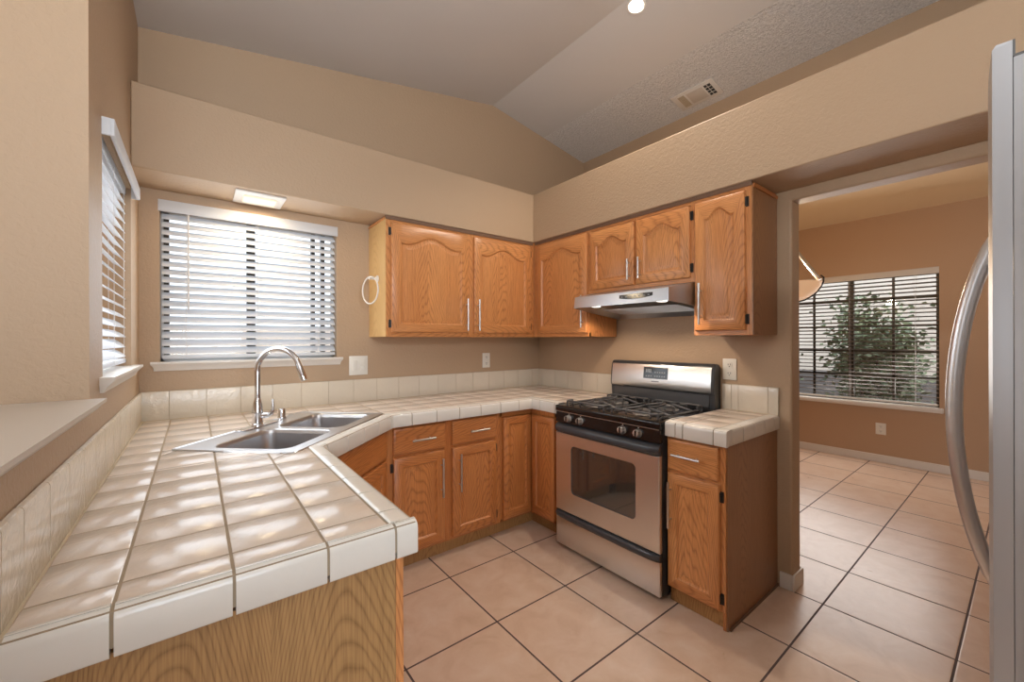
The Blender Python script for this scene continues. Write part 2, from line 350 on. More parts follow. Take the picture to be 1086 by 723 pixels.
# trims
def baseboard(name, b): return struct(b.obj(name, 'white', bev=.004))
b = B(); b.box(XW - .012, XW + .132, .785, .797, 0, .085); b.box(XW - .012, XW, .797, .856, 0, .085); b.box(XW + .12, XW + .132, .797, 2.55, 0, .085); baseboard('baseboard_jamb', b)
baseboard('baseboard_dining', B().box(RX1 - .013, RX1, -3.9, 2.55, 0, .085))
def sill_y(name, x0, x1, y, z0, z1, out=.035, mat='white'):
    # moulded sill on a wall facing -y: top board and cove apron
    pr = [(y, z0), (y - out * .25, z0), (y - out * .45, z0 + (z1 - z0) * .35), (y - out * .9, z1 - .014), (y - out, z1 - .010), (y - out, z1), (y, z1)]
    b = B(); n = len(pr); vs = [(x0 + .012 * (1 if pz < z1 - .02 else 0), py, pz) for py, pz in pr] + [(x1 - .012 * (1 if pz < z1 - .02 else 0), py, pz) for py, pz in pr]
    b.add(vs, [list(range(n)), list(range(n, 2 * n))[::-1]] + [(i, (i + 1) % n, n + (i + 1) % n, n + i) for i in range(n)]); b.box(x0 + .032, x1 - .028, y, y + .12, z0 + .015, z1); return b.obj(name, mat)
struct(sill_y('trim_1', -.185, .770, YW, 1.190, 1.238, .035))
o = struct(sill_y('trim_2', -2.60, -1.74, XL, 1.190, 1.238, .035))
# rotate trim_2 from a -y facing wall to the +x facing wall at XL
for v in o.data.vertices: x, y, z = v.co; v.co = (XL - (y - XL), -x, z)
o.data.flip_normals()
struct(B().bbox(5.86, 6.02, .555, 2.05, .600, .648, .006).obj('trim_3', 'white'))
# ledge (bar top) on the half wall
def ledge():
    pr = [(0, .0), (-.012, .004), (-.016, .012), (-.010, .020), (.004, .030), (.014, .036), (.018, .042)]
    b = B(); x1 = -.196; top = 1.190; prof = [(x1, top), (x1 - .001, top - .010), (x1 - .010, top - .018), (x1 - .020, top - .030), (x1 - .030, top - .038), (-.60, top - .038), (-.60, top)]
    y0, y1 = -.40, 1.598; n = len(prof); vs = [(x, y, z) for y in (y0, y1) for x, z in prof]
    b.add(vs, [list(range(n)), list(range(n, 2 * n))[::-1]] + [(i, (i + 1) % n, n + (i + 1) % n, n + i) for i in range(n)])
    return b.obj('ledge_top', 'bar')
tag(ledge(), 'painted flat ledge capping the half wall beside the tiled peninsula', 'ledge')

# ------------------------------------------------------------------ windows
def win_y(name, x0, x1, z0, z1, y):
    root = struct(B().box(x0, x1, y, y + .03, z0, z0 + .02).box(x0, x1, y, y + .03, z1 - .02, z1).box(x0, x0 + .012, y, y + .03, z0, z1).box(x1 - .012, x1, y, y + .03, z0, z1).obj(name, 'vinyl'))
    for a, c in ((x0 + .012, x0 + .036), (.245, .290), (x1 - .135, x1 - .112), (x1 - .075, x1 - .052)): B().box(a, c, y - .004, y + .034, z0 + .02, z1 - .02).obj('sash_stile', 'bronze', root)
    B().box(x0 + .02, x1 - .02, y + .012, y + .016, z0 + .02, z1 - .02).obj('pane', 'glass', root); return root
win_y('window_1', *W1, YW + .095)
root = struct(B().box(XL - .22, XL - .19, W2[0], W2[1], W2[2], W2[2] + .03).box(XL - .22, XL - .19, W2[0], W2[1], W2[3] - .03, W2[3]).box(XL - .22, XL - .19, W2[0], W2[0] + .03, W2[2], W2[3]).box(XL - .22, XL - .19, W2[1] - .03, W2[1], W2[2], W2[3]).obj('window_2', 'bronze'))
B().box(XL - .224, XL - .186, 2.14, 2.18, W2[2], W2[3]).obj('meeting_stile', 'bronze', root)
B().box(XL - .207, XL - .203, W2[0] + .02, W2[1] - .02, W2[2] + .02, W2[3] - .02).obj('pane', 'glass', root)
# dining window with muntin grid
y0, y1, z0, z1 = W3; X = RX1 + .085
root = struct(B().box(X, X + .04, y0, y1, z0, z0 + .03).box(X, X + .04, y0, y1, z1 - .03, z1).box(X, X + .04, y0, y0 + .03, z0, z1).box(X, X + .04, y1 - .03, y1, z0, z1).obj('window_3', 'bronze'))
B().box(X - .005, X + .045, 1.277, 1.327, z0, z1).obj('meeting_stile', 'bronze', root)
mb = B()
for yy in (.941, 1.66): mb.box(X + .01, X + .03, yy - .011, yy + .011, z0, z1)
for zz in (.94, 1.21, 1.49, 1.785): mb.box(X + .01, X + .03, y0, y1, zz - .011, zz + .011)
mb.obj('muntin_grid', 'bronze', root); B().box(X + .018, X + .022, y0 + .02, y1 - .02, z0 + .02, z1 - .02).obj('pane', 'glass', root)
# white drywall liners of the openings are wall paint; unseen door frame added on the solid far wall behind the camera
root = struct(B().box(-1.6, 1.2, RY0, RY0 + .05, 0, .06).box(-1.6, 1.2, RY0, RY0 + .05, 2.3, 2.36).box(-1.6, -1.54, RY0, RY0 + .05, 0, 2.36).box(1.14, 1.2, RY0, RY0 + .05, 0, 2.36).box(-.23, -.17, RY0, RY0 + .05, 0, 2.36).obj('door_1', 'bronze'))

# blinds: built in a local frame (x along the window, front facing -y, z up from the sill)
def blind(name, label, w, h, pitch, slat_w, tilt, mat, loc, rz, valance=(.065, .03), wand=None, group=None, cords=(.12, .5, .88), vx=(0, 0), thick=.0028, slat_mat=None):
    root = thing(name, label, 'window blind', loc, rz, group)
    B().bbox(-vx[0], w + vx[1], -valance[1], -valance[1] + .012, h - valance[0], h, .003).obj('valance', mat, root)
    if valance[1] > .02: B().bbox(-vx[0], -vx[0] + .010, -valance[1] + .010, 0.01, h - valance[0], h, .002).obj('valance_return', mat, root); B().bbox(w + vx[1] - .010, w + vx[1], -valance[1] + .010, .01, h - valance[0], h, .002).obj('valance_return', mat, root)
    B().box(.004, w - .004, .012, .052, h - .045, h - .008).obj('headrail', mat, root)
    b = B(); n = int((h - valance[0] - .03) / pitch); yc = .034
    ca, sa = math.cos(tilt), math.sin(tilt)
    for i in range(n + 1):
        zc = .045 + (i + .25) * pitch; jit = random.uniform(-.05, .05); c2, s2 = math.cos(tilt + jit), math.sin(tilt + jit)
        vs = []
        for xx in (.004, w - .004):
            for k in range(5):
                u = (k / 4 - .5) * slat_w; crown = .0035 * (1 - (2 * u / slat_w) ** 2) * (slat_w / .05)
                for d in (0, thick):
                    yy, zz = u, crown + d; vs.append((xx, yc + yy * c2 - zz * s2, zc + yy * s2 + zz * c2))
        fs = []
        for k in range(4):
            a = k * 2; fs += [(a, a + 2, a + 12, a + 10), (a + 1, a + 11, a + 13, a + 3)]
        fs += [(0, 10, 11, 1), (8, 9, 19, 18), (0, 1, 3, 2), (2, 3, 5, 4), (4, 5, 7, 6), (6, 7, 9, 8), (10, 12, 13, 11), (12, 14, 15, 13), (14, 16, 17, 15), (16, 18, 19, 17)]
        b.add(vs, fs, 0, True)
    b.obj('slats', slat_mat or mat, root)
    B().bbox(.004, w - .004, .012, .058, .012, .032, .004).obj('bottom_rail', mat, root)
    b = B()
    for c in cords:
        for yy in (.010, .058): b.box(c * w - .0012, c * w + .0012, yy - .0008, yy + .0008, .02, h - .04)
    b.obj('ladder_cord', 'cord', root)
    if wand: B().tube([(wand[0], -.006, h - valance[0] + .01), (wand[0], -.008, h - wand[1])], .0045, 8).obj('tilt_wand', 'cord', root)
    return root
blind('window_blind', 'white slatted blind with tilt wand over the kitchen sink', .880, .858, .0425, .050, math.radians(42), 'blind', (-.145, YW + .004, 1.240), 0, (.062, .012), (.115, .58), vx=(.010, .010))
blind('window_blind', 'white slatted blind seen edge on in the side wall window near the ledge', .710, .815, .0425, .050, math.radians(40), 'blind', (XL - .004, 1.805, 1.240), PI / 2, (.055, .034), vx=(.012, .03))
blind('window_blind', 'open thin slatted blind on the dining room window', 1.42, 1.425, .0435, .048, math.radians(-11), 'blind_dining', (RX1 + .006, 2.012, .650), -PI / 2, (.066, .012), vx=(0.012, .006), slat_mat='slat_backlit')

# ------------------------------------------------------------------ tiled countertops
def clip(poly, n, d):
    """keep the part of a convex polygon with n.p <= d"""
    out = []
    for i, p in enumerate(poly):
        q = poly[(i + 1) % len(poly)]; a = n[0] * p[0] + n[1] * p[1] - d; c = n[0] * q[0] + n[1] * q[1] - d
        if a <= 0: out.append(p)
        if a * c < 0: t_ = a / (a - c); out.append((p[0] + (q[0] - p[0]) * t_, p[1] + (q[1] - p[1]) * t_))
    return out if len(out) >= 3 else []
def area(p): return sum(p[i][0] * p[(i + 1) % len(p)][1] - p[(i + 1) % len(p)][0] * p[i][1] for i in range(len(p))) / 2
def halfplanes(p):
    if area(p) < 0: p = p[::-1]
    r = []
    for i in range(len(p)):
        a, c = p[i], p[(i + 1) % len(p)]; dx, dy = c[0] - a[0], c[1] - a[1]; L = math.hypot(dx, dy)
        if L < 1e-7: continue
        n = (dy / L, -dx / L); r.append((n, n[0] * a[0] + n[1] * a[1]))
    return r
def shrink(p, g):
    q = p
    for n, d in halfplanes(p):
        q = clip(q, n, d - g)
        if not q: return []
    return q
def subtract(p, hole):
    q = p
    for n, d in halfplanes(hole): q = clip(q, n, d) if q else q
    if not q or abs(area(q)) < 1e-6: return [p]
    out = []; rest = p
    for n, d in halfplanes(hole):
        o_ = clip(rest, (-n[0], -n[1]), -d)
        if o_ and abs(area(o_)) > 1e-6: out.append(o_)
        rest = clip(rest, n, d)
        if not rest: break
    return out
GX = [-.104 + .158 * k for k in range(-1, 20)]; GY = [.905] + [.975 + .1525 * k for k in range(0, 14)]
def field(region, xs, ys, hole=None):
    cells = []
    xs = [-9] + sorted(xs) + [9]; ys = [-9] + sorted(ys) + [9]
    for a, c in zip(xs, xs[1:]):
        for e, g in zip(ys, ys[1:]):
            q = region
            for n, d in (((-1, 0), -a), ((1, 0), c), ((0, -1), -e), ((0, 1), g)):
                q = clip(q, n, d)
                if not q: break
            if q and abs(area(q)) > 2e-5: cells += subtract(q, hole) if hole else [q]
    return cells
def put_tiles(b, cells, z, g=.0027, m=0):
    for c in cells:
        lo, hi = shrink(c, g), shrink(c, g + .0022)
        if not hi or not lo or len(lo) != len(hi):
            if hi: b.prism(hi, z - .006, z, m)
            continue
        if area(lo) < 0: lo, hi = lo[::-1], hi[::-1]
        n = len(lo); vs = [(x, y, z - .006) for x, y in lo] + [(x, y, z - .0014) for x, y in lo] + [(x, y, z) for x, y in hi]
        fs = [list(range(2 * n, 3 * n))] + [(i, (i + 1) % n, n + (i + 1) % n, n + i) for i in range(n)] + [(n + i, n + (i + 1) % n, 2 * n + (i + 1) % n, 2 * n + i) for i in range(n)]
        b.add(vs, fs, m, False)
def nosing(b, p0, p1, out, cuts, z=ZC, w=.058, h=.074, gap=.0052, m=0, miter0=0, miter1=0):
    """V-cap edge tiles along p0->p1 (outer edge line); out = unit vector pointing outwards"""
    p0, p1, out = Vector(p0), Vector(p1), Vector(out); L = (p1 - p0).length; t_ = (p1 - p0) / L
    prof = [(-w, -.008), (-w, .0), (-w + .003, .0022), (-w + .012, .0026), (-.016, .001), (-.009, -.0008), (-.004, -.004), (-.001, -.009), (0, -.016), (0, -h + .004), (-.003, -h), (-.020, -h), (-.020, -.02)]
    cs = [0] + sorted(c for c in cuts if .01 < c < L - .01) + [L]
    for i, (a, c) in enumerate(zip(cs, cs[1:])):
        a2 = a + gap / 2 if i else a; c2 = c - gap / 2 if i < len(cs) - 2 else c; n = len(prof); vs = []
        for s_, e_, mt in ((a2, 0, miter0 if i == 0 else 0), (c2, 1, miter1 if i == len(cs) - 2 else 0)):
            for o_, zz in prof:
                q = p0 + t_ * (s_ + (mt * o_ if e_ == 0 else -mt * o_)) + out * o_; vs.append((q.x, q.y, z + zz))
        b.add(vs, [list(range(n))[::-1], list(range(n, 2 * n))] + [(k, (k + 1) % n, n + (k + 1) % n, n + k) for k in range(n)], m, True)
e = .003
PX, PY = .406, .879                         # peninsula outer edge lines
D0, D1 = (.406, 1.737), (.874, 2.205)       # the diagonal front
FYc, FXc = 2.205, 1.893
regions = [[(XL + e, PY), (PX, PY), D0, (XL + e, 1.737)], [(XL + e, 1.737), D0, D1, (.874, YW - e), (XL + e, YW - e)], [(.874, 2.205), (FXc, FYc), (FXc, YW - e), (.874, YW - e)], [(FXc, 1.937), (XW - e, 1.937), (XW - e, YW - e), (FXc, YW - e)]]
w_ = .060
inner = [[(XL + .012, PY + .026), (PX - w_, PY + .026), (PX - w_, 1.76), (XL + .012, 1.76)],
         [(XL + .012, 1.76), (PX - w_, 1.76), (PX - w_ + .005, 1.766), (.850, 2.265), (.850, YW - .012), (XL + .012, YW - .012)],
         [(.850, 2.265), (FXc + w_, 2.265), (FXc + w_, YW - .012), (.850, YW - .012)], [(FXc + w_, 1.937), (XW - .012, 1.937), (XW - .012, YW - .012), (FXc + w_, YW - .012)]]
SC = Vector((.383, 2.154)); SA = math.radians(46.6)       # sink centre and long-axis angle
su, sv = Vector((math.cos(SA), math.sin(SA))), Vector((-math.sin(SA), math.cos(SA)))
def sp2(u, v): q = SC + su * u + sv * v; return (q.x, q.y)
hole = [sp2(-.385, -.225), sp2(.385, -.225), sp2(.385, .225), sp2(-.385, .225)]
ct = thing('tiled_countertop', 'cream tiled countertop wrapping from the ledge under both sink walls to the stove', 'countertop', (XL + .3, 2.3, 0))
def at(o, root): o.parent = root; o.matrix_parent_inverse = Matrix.Translation(-Vector(root.location)); return o
b = B(); k_ = .004; kd = k_ * math.tan(math.radians(22.5))
slab_regions = [[(XL + e, PY + k_), (PX - k_, PY + k_), (PX - k_, 1.737 + kd), (XL + e, 1.737 + kd)], [(XL + e, 1.737 + kd), (PX - k_, 1.737 + kd), (.874 - kd, 2.205 + k_), (.874 - kd, YW - e), (XL + e, YW - e)],
                [(.874 - kd, 2.205 + k_), (FXc + k_, FYc + k_), (FXc + k_, YW - e), (.874 - kd, YW - e)], [(FXc + k_, 1.937), (XW - e, 1.937), (XW - e, YW - e), (FXc + k_, YW - e)]]
for r_ in slab_regions:
    for c in field(r_, [], [], hole): b.prism(c, ZC - .060, ZC - .0022)
o = b.obj('mortar_bed', 'grout')
at(o, ct)
b = B(); gy = list(GY)
cells = []
for r_ in inner: cells += field(r_, GX, gy, hole)
put_tiles(b, cells, ZC); at(b.obj('field_tiles', 'tile'), ct)
b = B()
nosing(b, (XL + .012, PY), (PX, PY), (0, -1), [x - XL - .012 for x in GX if x < .3] + [PX - .052 - XL - .012], w=.026)
nosing(b, (PX, PY + .026), (PX, 1.737), (1, 0), [y - PY - .026 for y in GY], miter1=math.tan(math.radians(22.5)))
nosing(b, D0, D1, (math.sqrt(.5), -math.sqrt(.5)), [.024 + .1525 * k for k in range(1, 5)] + [.022, .64], miter0=math.tan(math.radians(22.5)), miter1=math.tan(math.radians(22.5)))
nosing(b, D1, (FXc, FYc), (0, -1), [.985 + .1585 * k - .874 for k in range(0, 6)], miter0=math.tan(math.radians(22.5)), miter1=1)
nosing(b, (FXc, FYc), (FXc, 1.937), (-1, 0), [.085, .235], miter0=1)
at(b.obj('edge_tiles', 'tile_edge'), ct)
# backsplash runs as parts of the counter
def splash(b, p0, p1, nrm, joints, z0=ZC + .001, z1=ZC + .152, th=.011):
    p0, p1, nrm = Vector(p0), Vector(p1), Vector(nrm); L = (p1 - p0).length; t_ = (p1 - p0) / L
    cs = [0] + sorted(j for j in joints if .008 < j < L - .008) + [L]
    for a, c in zip(cs, cs[1:]):
        g = .0016; a2, c2 = a + g, c - g
        prof = [(0.001, z0), (th - .001, z0), (th, z0 + .002), (th, z1 - .007), (th - .002, z1 - .002), (th - .006, z1), (.001, z1)]
        n = len(prof); vs = []
        for k, s_ in enumerate((a2, c2)):
            for o_, zz in prof: q = p0 + t_ * s_ + nrm * o_; vs.append((q.x, q.y, zz))
        b.add(vs, [list(range(n))[::-1], list(range(n, 2 * n))] + [(k, (k + 1) % n, n + (k + 1) % n, n + k) for k in range(n)], 0, True)
def splash_back(b, p0, p1, nrm, z1=ZC + .149, th=.0075):
    p0, p1, nrm = Vector(p0), Vector(p1), Vector(nrm); q = [p0 + nrm * .0008, p1 + nrm * .0008, p1 + nrm * th, p0 + nrm * th]
    b.prism([(v.x, v.y) for v in q], ZC, z1, 1); q = [p0 + nrm * .0008, p1 + nrm * .0008, p1 + nrm * .0155, p0 + nrm * .0155]; b.prism([(v.x, v.y) for v in q], ZC - .003, ZC + .0028, 1)
b = B(); splash(b, (XL + .001, YW - .001), (XW, YW - .001), (0, -1), [-.112 + .1588 * k - XL for k in range(0, 17)]); splash_back(b, (XL + .001, YW - .001), (XW - .001, YW - .001), (0, -1)); at(b.obj('backsplash', ['splash', 'wgrout']), ct)
b = B(); splash(b, (XL + .001, .885), (XL + .001, YW - .013), (1, 0), [y - .885 for y in [.905, 1.003, 1.151, 1.303, 1.449] + [1.602 + .153 * k for k in range(8)]]); splash_back(b, (XL + .001, .886), (XL + .001, YW - .014), (1, 0)); at(b.obj('backsplash', ['splash', 'wgrout']), ct)
b = B(); splash(b, (XW - .001, 1.937), (XW - .001, YW - .013), (-1, 0), [2.763 - 1.937 - .1585 * k for k in range(6)]); splash_back(b, (XW - .001, 1.938), (XW - .001, YW - .014), (-1, 0)); at(b.obj('backsplash', ['splash', 'wgrout']), ct)
# little counter beside the range
c2 = thing('tiled_countertop', 'short cream tiled countertop between the range and the doorway', 'countertop', (2.2, 1.0, 0))
reg = [(FXc, .856), (XW - e, .856), (XW - e, 1.161), (FXc, 1.161)]; inn = [(FXc + .060, .856 + .060), (XW - .012, .916), (XW - .012, 1.161), (FXc + .060, 1.161)]
b = B(); b.prism(shrink(reg, .004), ZC - .060, ZC - .0032); at(b.obj('mortar_bed', 'grout'), c2)
b = B(); put_tiles(b, field(inn, [2.11, 2.27, 2.43], [1.066, 1.105]), ZC); at(b.obj('field_tiles', 'tile'), c2)
b = B(); nosing(b, (FXc, 1.161), (FXc, .856), (-1, 0), [.056, .095, .245]); nosing(b, (FXc + .022, .856), (XW - .004, .856), (0, -1), [.030 + .125 * k for k in range(5)]); at(b.obj('edge_tiles', 'tile_edge'), c2)
b = B(); splash(b, (XW - .001, .858), (XW - .001, 1.160), (-1, 0), [.052, .208, .247]); splash_back(b, (XW - .001, .859), (XW - .001, 1.159), (-1, 0)); at(b.obj('backsplash', ['splash', 'wgrout']), c2)

# ------------------------------------------------------------------ cabinets
def door_mesh(w, h, arch=0., fr=.055, mats=('oak', 'oakh'), t_=.019, rail_b=.055, rail_t=None, foot=.16):
    """raised panel door in a local frame: x 0..w, z 0..h, front face at y=-t_"""
    rail_t = fr if rail_t is None else rail_t; N = 25 if arch else 2; b = B()
    def loop(ins, y):
        x0, x1, z0 = fr + ins, w - fr - ins, rail_b + ins; pts = [(x0, y, z0), (x1, y, z0)]
        for k in range(N):
            s_ = k / (N - 1); x = x1 + (x0 - x1) * s_; a = 0
            if arch:
                u = (s_ - foot) / (1 - 2 * foot)
                if 0 < u < 1: a = (.5 - .5 * math.cos(2 * PI * u)) ** .72
                a += .10 * math.sin(PI * min(1, s_ / foot)) * -1 * (s_ < foot) + .10 * math.sin(PI * min(1, (1 - s_) / foot)) * -1 * (s_ > 1 - foot)
            pts.append((x, y, h - rail_t - ins - (arch - arch * a)))
        return pts
    def outer(ins, y, zt=None):
        src = loop(0, 0); pts = [(ins, y, ins), (w - ins, y, ins)]
        for k in range(N):
            x = src[2 + k][0]; x = w - ins if k == 0 else (ins if k == N - 1 else x); pts.append((x, y, h - ins))
        return pts
    e_ = .006
    loops = [outer(0, 0), outer(0, -t_ + .008), outer(.002, -t_ + .003), outer(e_, -t_), loop(0, -t_), loop(.004, -t_ + .004), loop(.008, -t_ + .0095), loop(.013, -t_ + .010), loop(.034, -t_ + .0035), loop(.037, -t_ + .003)]
    n = len(loops[0]); vs = [p for l in loops for p in l]; b.add(vs, [], 0); k0 = 0
    for i in range(len(loops) - 1):
        for k in range(n):
            side = k in (1, n - 1)      # right stile and left stile quads
            b.f.append([i * n + k, i * n + (k + 1) % n, (i + 1) * n + (k + 1) % n, (i + 1) * n + k]); b.mi.append(0 if (side or i > 3) else 1); b.sm.append(i not in (3,))
    b.f.append([(len(loops) - 1) * n + k for k in range(n)]); b.mi.append(0); b.sm.append(False)
    b.f.append(list(range(n))[::-1]); b.mi.append(0); b.sm.append(False)
    return b
def add_door(cab, x, z, w, h, handle=None, hinge=None, arch=0., mats=('oak', 'oakh'), name='door', **k):
    d = door_mesh(w, h, arch, **k).obj(name, list(mats), cab, loc=(x, 0, z))
    if handle: pull(d, *handle)
    if hinge:
        hx = -.006 if hinge == 'l' else w + .006
        for hz in (.055, h - .055):
            B().bbox(hx - .009, hx + .009, -.004, -.0002, hz - .026, hz + .026, .002).tube([(hx + (.004 if hinge == 'l' else -.004), -.008, hz - .022), (hx + (.004 if hinge == 'l' else -.004), -.008, hz + .022)], .005, 8).obj('hinge', 'hinge', d)
    return d
def pull(d, kind, x, z, L, t_=.019):
    """round bar pull on two posts; centre (x, z)"""
    b = B(); y = -t_ - .030
    if kind == 'v':
        b.tube([(x, y, z - L / 2), (x, y, z + L / 2)], .006, 12)
        for q in (-.32, .32): b.tube([(x, -t_ + .001, z + q * L), (x, y, z + q * L)], .004, 8)
    else:
        b.tube([(x - L / 2, y, z), (x + L / 2, y, z)], .006, 12)
        for q in (-.32, .32): b.tube([(x + q * L, -t_ + .001, z), (x + q * L, y, z)], .004, 8)
    b.obj('handle', 'nickel', d)
def slab(cab, x, z, w, h, handle=None, mats=('oakh',), name='drawer'):
    b = B(); t_ = .019; e_ = .010
    L = [[(i, y, i), (w - i, y, i), (w - i, y, h - i), (i, y, h - i)] for i, y in ((0, 0), (0, -t_ + .009), (.003, -t_ + .004), (e_, -t_ + .001), (e_ + .004, -t_))]
    for i in range(4): b.add(L[i] + L[i + 1], [(k, (k + 1) % 4, 4 + (k + 1) % 4, 4 + k) for k in range(4)], 0, True)
    b.add(L[4], [(0, 1, 2, 3)]); b.add(L[0], [(3, 2, 1, 0)])
    d = b.obj(name, list(mats), cab, loc=(x, 0, z))
    if handle: pull(d, *handle)
    return d
def frame_box(w, d, z0, z1, bars_v, bars_h, t_=.019, inner='oakd'):
    """carcass (open recess behind) with a face frame; bars_v: (x0,x1), bars_h: (z0,z1,xa,xb)"""
    b = B()
    b.box(0, w, t_, d, z0, z1, 0)
    for x0, x1 in bars_v: b.box(x0, x1, 0, t_, z0, z1, 1)
    for a, c, xa, xb in bars_h: b.box(xa, xb, .0004, t_, a, c, 2)
    return b
# --- base cabinets
D_, DH = ('oakd', 'oakdh'), ('oakdh',)
YFc = 2.247
cab = thing('base_cabinet', 'shade-toned honey oak base cabinet with two drawers over two doors beside the corner unit', 'cabinet', (.850, YFc, 0))
w = .790
frame_box(w, .575, .10, .856, [(0, .050), (.355, .425), (.745, w)], [(.10, .125, .0, w), (.665, .705, 0, w), (.835, .856, 0, w)]).obj('carcass', ['oakd', 'oakd', 'oakdh'], cab)
slab(cab, .034, .690, .332, .152, ('h', .176, .076, .145), DH); slab(cab, .414, .690, .336, .152, ('h', .190, .076, .145), DH)
add_door(cab, .034, .118, .326, .556, ('v', .300, .394, .235), 'l', mats=D_); add_door(cab, .414, .118, .338, .556, ('v', .046, .400, .235), 'r', mats=D_)
B().box(0, w, .062, .075, .001, .10).obj('toe_board', 'toe', cab)
# corner unit with two doors meeting in the inside corner
cab = thing('corner_cabinet', 'shade-toned honey oak corner base cabinet with two tall narrow doors beside the range', 'cabinet', (1.642, YFc, 0))
x1 = XW - .02 - 1.642
b = B(); b.prism([(0, .019), (.281 + .019, .019), (.300, -.305), (x1, -.305), (x1, .575), (0, .575)], .10, .856, 0)
b.box(0, .018, 0, .019, .10, .856, 0); b.box(0, .281, 0, .019, .822, .856, 1); b.box(0, .281, 0, .019, .10, .116, 1); b.box(.281, .300, -.305, -.003, .822, .856, 0); b.box(.281, .300, -.305, -.003, .10, .116, 0); b.box(.281, .300, -.305, -.245, .10, .856, 0)
b.obj('carcass', ['oakd', 'oakdh'], cab)
add_door(cab, .020, .116, .250, .700, None, None, mats=D_, fr=.048)
d = door_mesh(.236, .700, 0, .045).obj('door', ['oakd', 'oakdh'], cab, loc=(.281, -.022, .116), rot=(0, 0, -PI / 2))
b = B(); b.box(0, .355, .062, .075, .001, .10); b.box(.343, .355, -.305, .062, .001, .10); b.obj('toe_board', 'toe', cab)
# diagonal sink base
L_ = math.hypot(.850 - .376, 2.227 - 1.753)
cab = thing('sink_cabinet', 'shade-toned honey oak diagonal sink base cabinet with plain false drawer front', 'cabinet', (.376, 1.773, 0), PI / 4)
b = B(); b.prism([(0, .019), (L_, .019), (L_ - .10, .118), (.10, .118)], .10, .85, 0)
b.box(0, .045, 0, .019, .10, .856, 1); b.box(L_ - .040, L_, 0, .019, .10, .856, 1); b.box(0, L_, .0004, .019, .832, .856, 2); b.box(0, L_, .0004, .019, .660, .705, 2); b.box(0, L_, .0004, .019, .10, .13, 2)
b.obj('carcass', ['oakd', 'oakd', 'oakdh'], cab)
slab(cab, .030, .690, L_ - .055, .152, None, DH, 'false_front')
add_door(cab, .030, .118, .300, .556, ('v', .270, .40, .235), None, mats=D_); add_door(cab, .336, .118, .300, .556, ('v', .030, .40, .235), None, mats=D_)
B().box(.02, L_ - .02, .062, .075, .001, .10).obj('toe_board', 'toe', cab)
# peninsula cabinet, its oak end panel towards the camera
cab = thing('peninsula_cabinet', 'peninsula base cabinet with a broad plain oak end panel under tiles', 'cabinet', (.378, .905, 0), PI / 2)
w = .862
b = frame_box(w, .585, .10, .856, [(0, .045), (.41, .45), (w - .045, w)], [(.10, .125, 0, w), (.665, .705, 0, w), (.835, .856, 0, w)]); b.obj('carcass', ['oakd', 'oak', 'oakh'], cab)
for x in (.030, .440): slab(cab, x, .690, .39, .152, ('h', .195, .076, .145), DH); add_door(cab, x, .118, .39, .556, ('v', .34 if x < .2 else .05, .4, .235), None, mats=D_)
B().box(-.006, -.0005, .018, .600, .001, .856).obj('end_panel', 'veneer', cab); B().box(-.007, -.0005, 0, .0175, .001, .856).obj('corner_stile', 'oak', cab)
B().box(0, w, .062, .075, .001, .10).obj('toe_board', 'toe', cab)
# small cabinet right of the range
cab = thing('base_cabinet', 'narrow honey oak base cabinet standing between the range and the doorway', 'cabinet', (1.925, 1.166, 0), -PI / 2)
w = .298
frame_box(w - .006, .59, .085, .857, [(0, .020), (w - .045, w - .006)], [(.085, .10, 0, w - .006), (.668, .705, 0, w - .006), (.838, .857, 0, w - .006)]).obj('carcass', ['veneer_dark', 'oak', 'oakh'], cab)
slab(cab, .008, .688, .256, .156, ('h', .112, .083, .145), ('oakh',)); add_door(cab, .008, .090, .262, .582, ('v', .022, .424, .232), 'r', fr=.050)
B().box(w - .006, w, .006, .594, .001, .857).obj('side_panel', 'veneer_dark', cab); B().box(w - .020, w - .0065, .003, .022, .001, .085).obj('corner_leg', 'oakd', cab)
B().box(.004, w - .021, .022, .035, .001, .085).obj('toe_board', 'toe', cab); B().box(w, w + .008, .02, .594, .001, .012).obj('base_shoe', 'trimdark', cab)
# --- wall cabinets
def upper(label, loc, rz, w, d, z0, z1, doors, side_l='oak', side_r='oak', blind=0, btm=.030, fr_v=(), lst=.018, rst=.018, mid=None):
    cab = thing('wall_cabinet', label, 'cabinet', loc, rz)
    b = B(); b.box(0, w, .019, d, z0, z1, 0); vb = [(0, lst), (w - rst, w)] + ([mid] if mid else [])
    for a, c in vb: b.box(a, c, 0, .019, z0, z1, 0)
    b.box(0, w, .0004, .019, z0, z0 + btm, 1); b.box(0, w, .0004, .019, z1 - .040, z1, 1); b.obj('carcass', ['oak', 'oakh'], cab)
    for x, z, ww, hh, hd, hg, ar, kk in doors: add_door(cab, x, z, ww, hh, hd, hg, ar, **kk)
    return cab
cab = upper('honey oak wall cabinet with two arched doors beside the sink window', (.957, YS + .012, 0), 0, 1.2445, .304, 1.371, 2.144,
      [(.030, 1.400, .578, .702, ('v', .552, .130, .228), 'l', .055, dict(fr=.062)), (.654, 1.400, .546, .702, ('v', .026, .130, .228), 'r', .055, dict(fr=.062))], lst=.036, mid=(.600, .662), rst=.040)
B().box(-.006, -.0005, 0, .304, 1.371, 2.130).obj('side_panel', 'veneer_pale', cab); B().box(-.003, 1.230, -.006, -.0005, 2.122, 2.144).obj('scribe_trim', 'trimdark', cab); B().box(-.012, -.0065, 0, .30, 2.118, 2.130).obj('scribe_strip', 'oak', cab)
cab = upper('honey oak wall cabinet with one arched door in the corner before the hood', (XS + .012, YS + .0115, 0), -PI / 2, .5945, .305, 1.371, 2.144,
      [(.0495, 1.398, .535, .706, ('v', .509, .152, .230), None, .060, dict(fr=.058, foot=.13))], lst=.048, rst=.024)
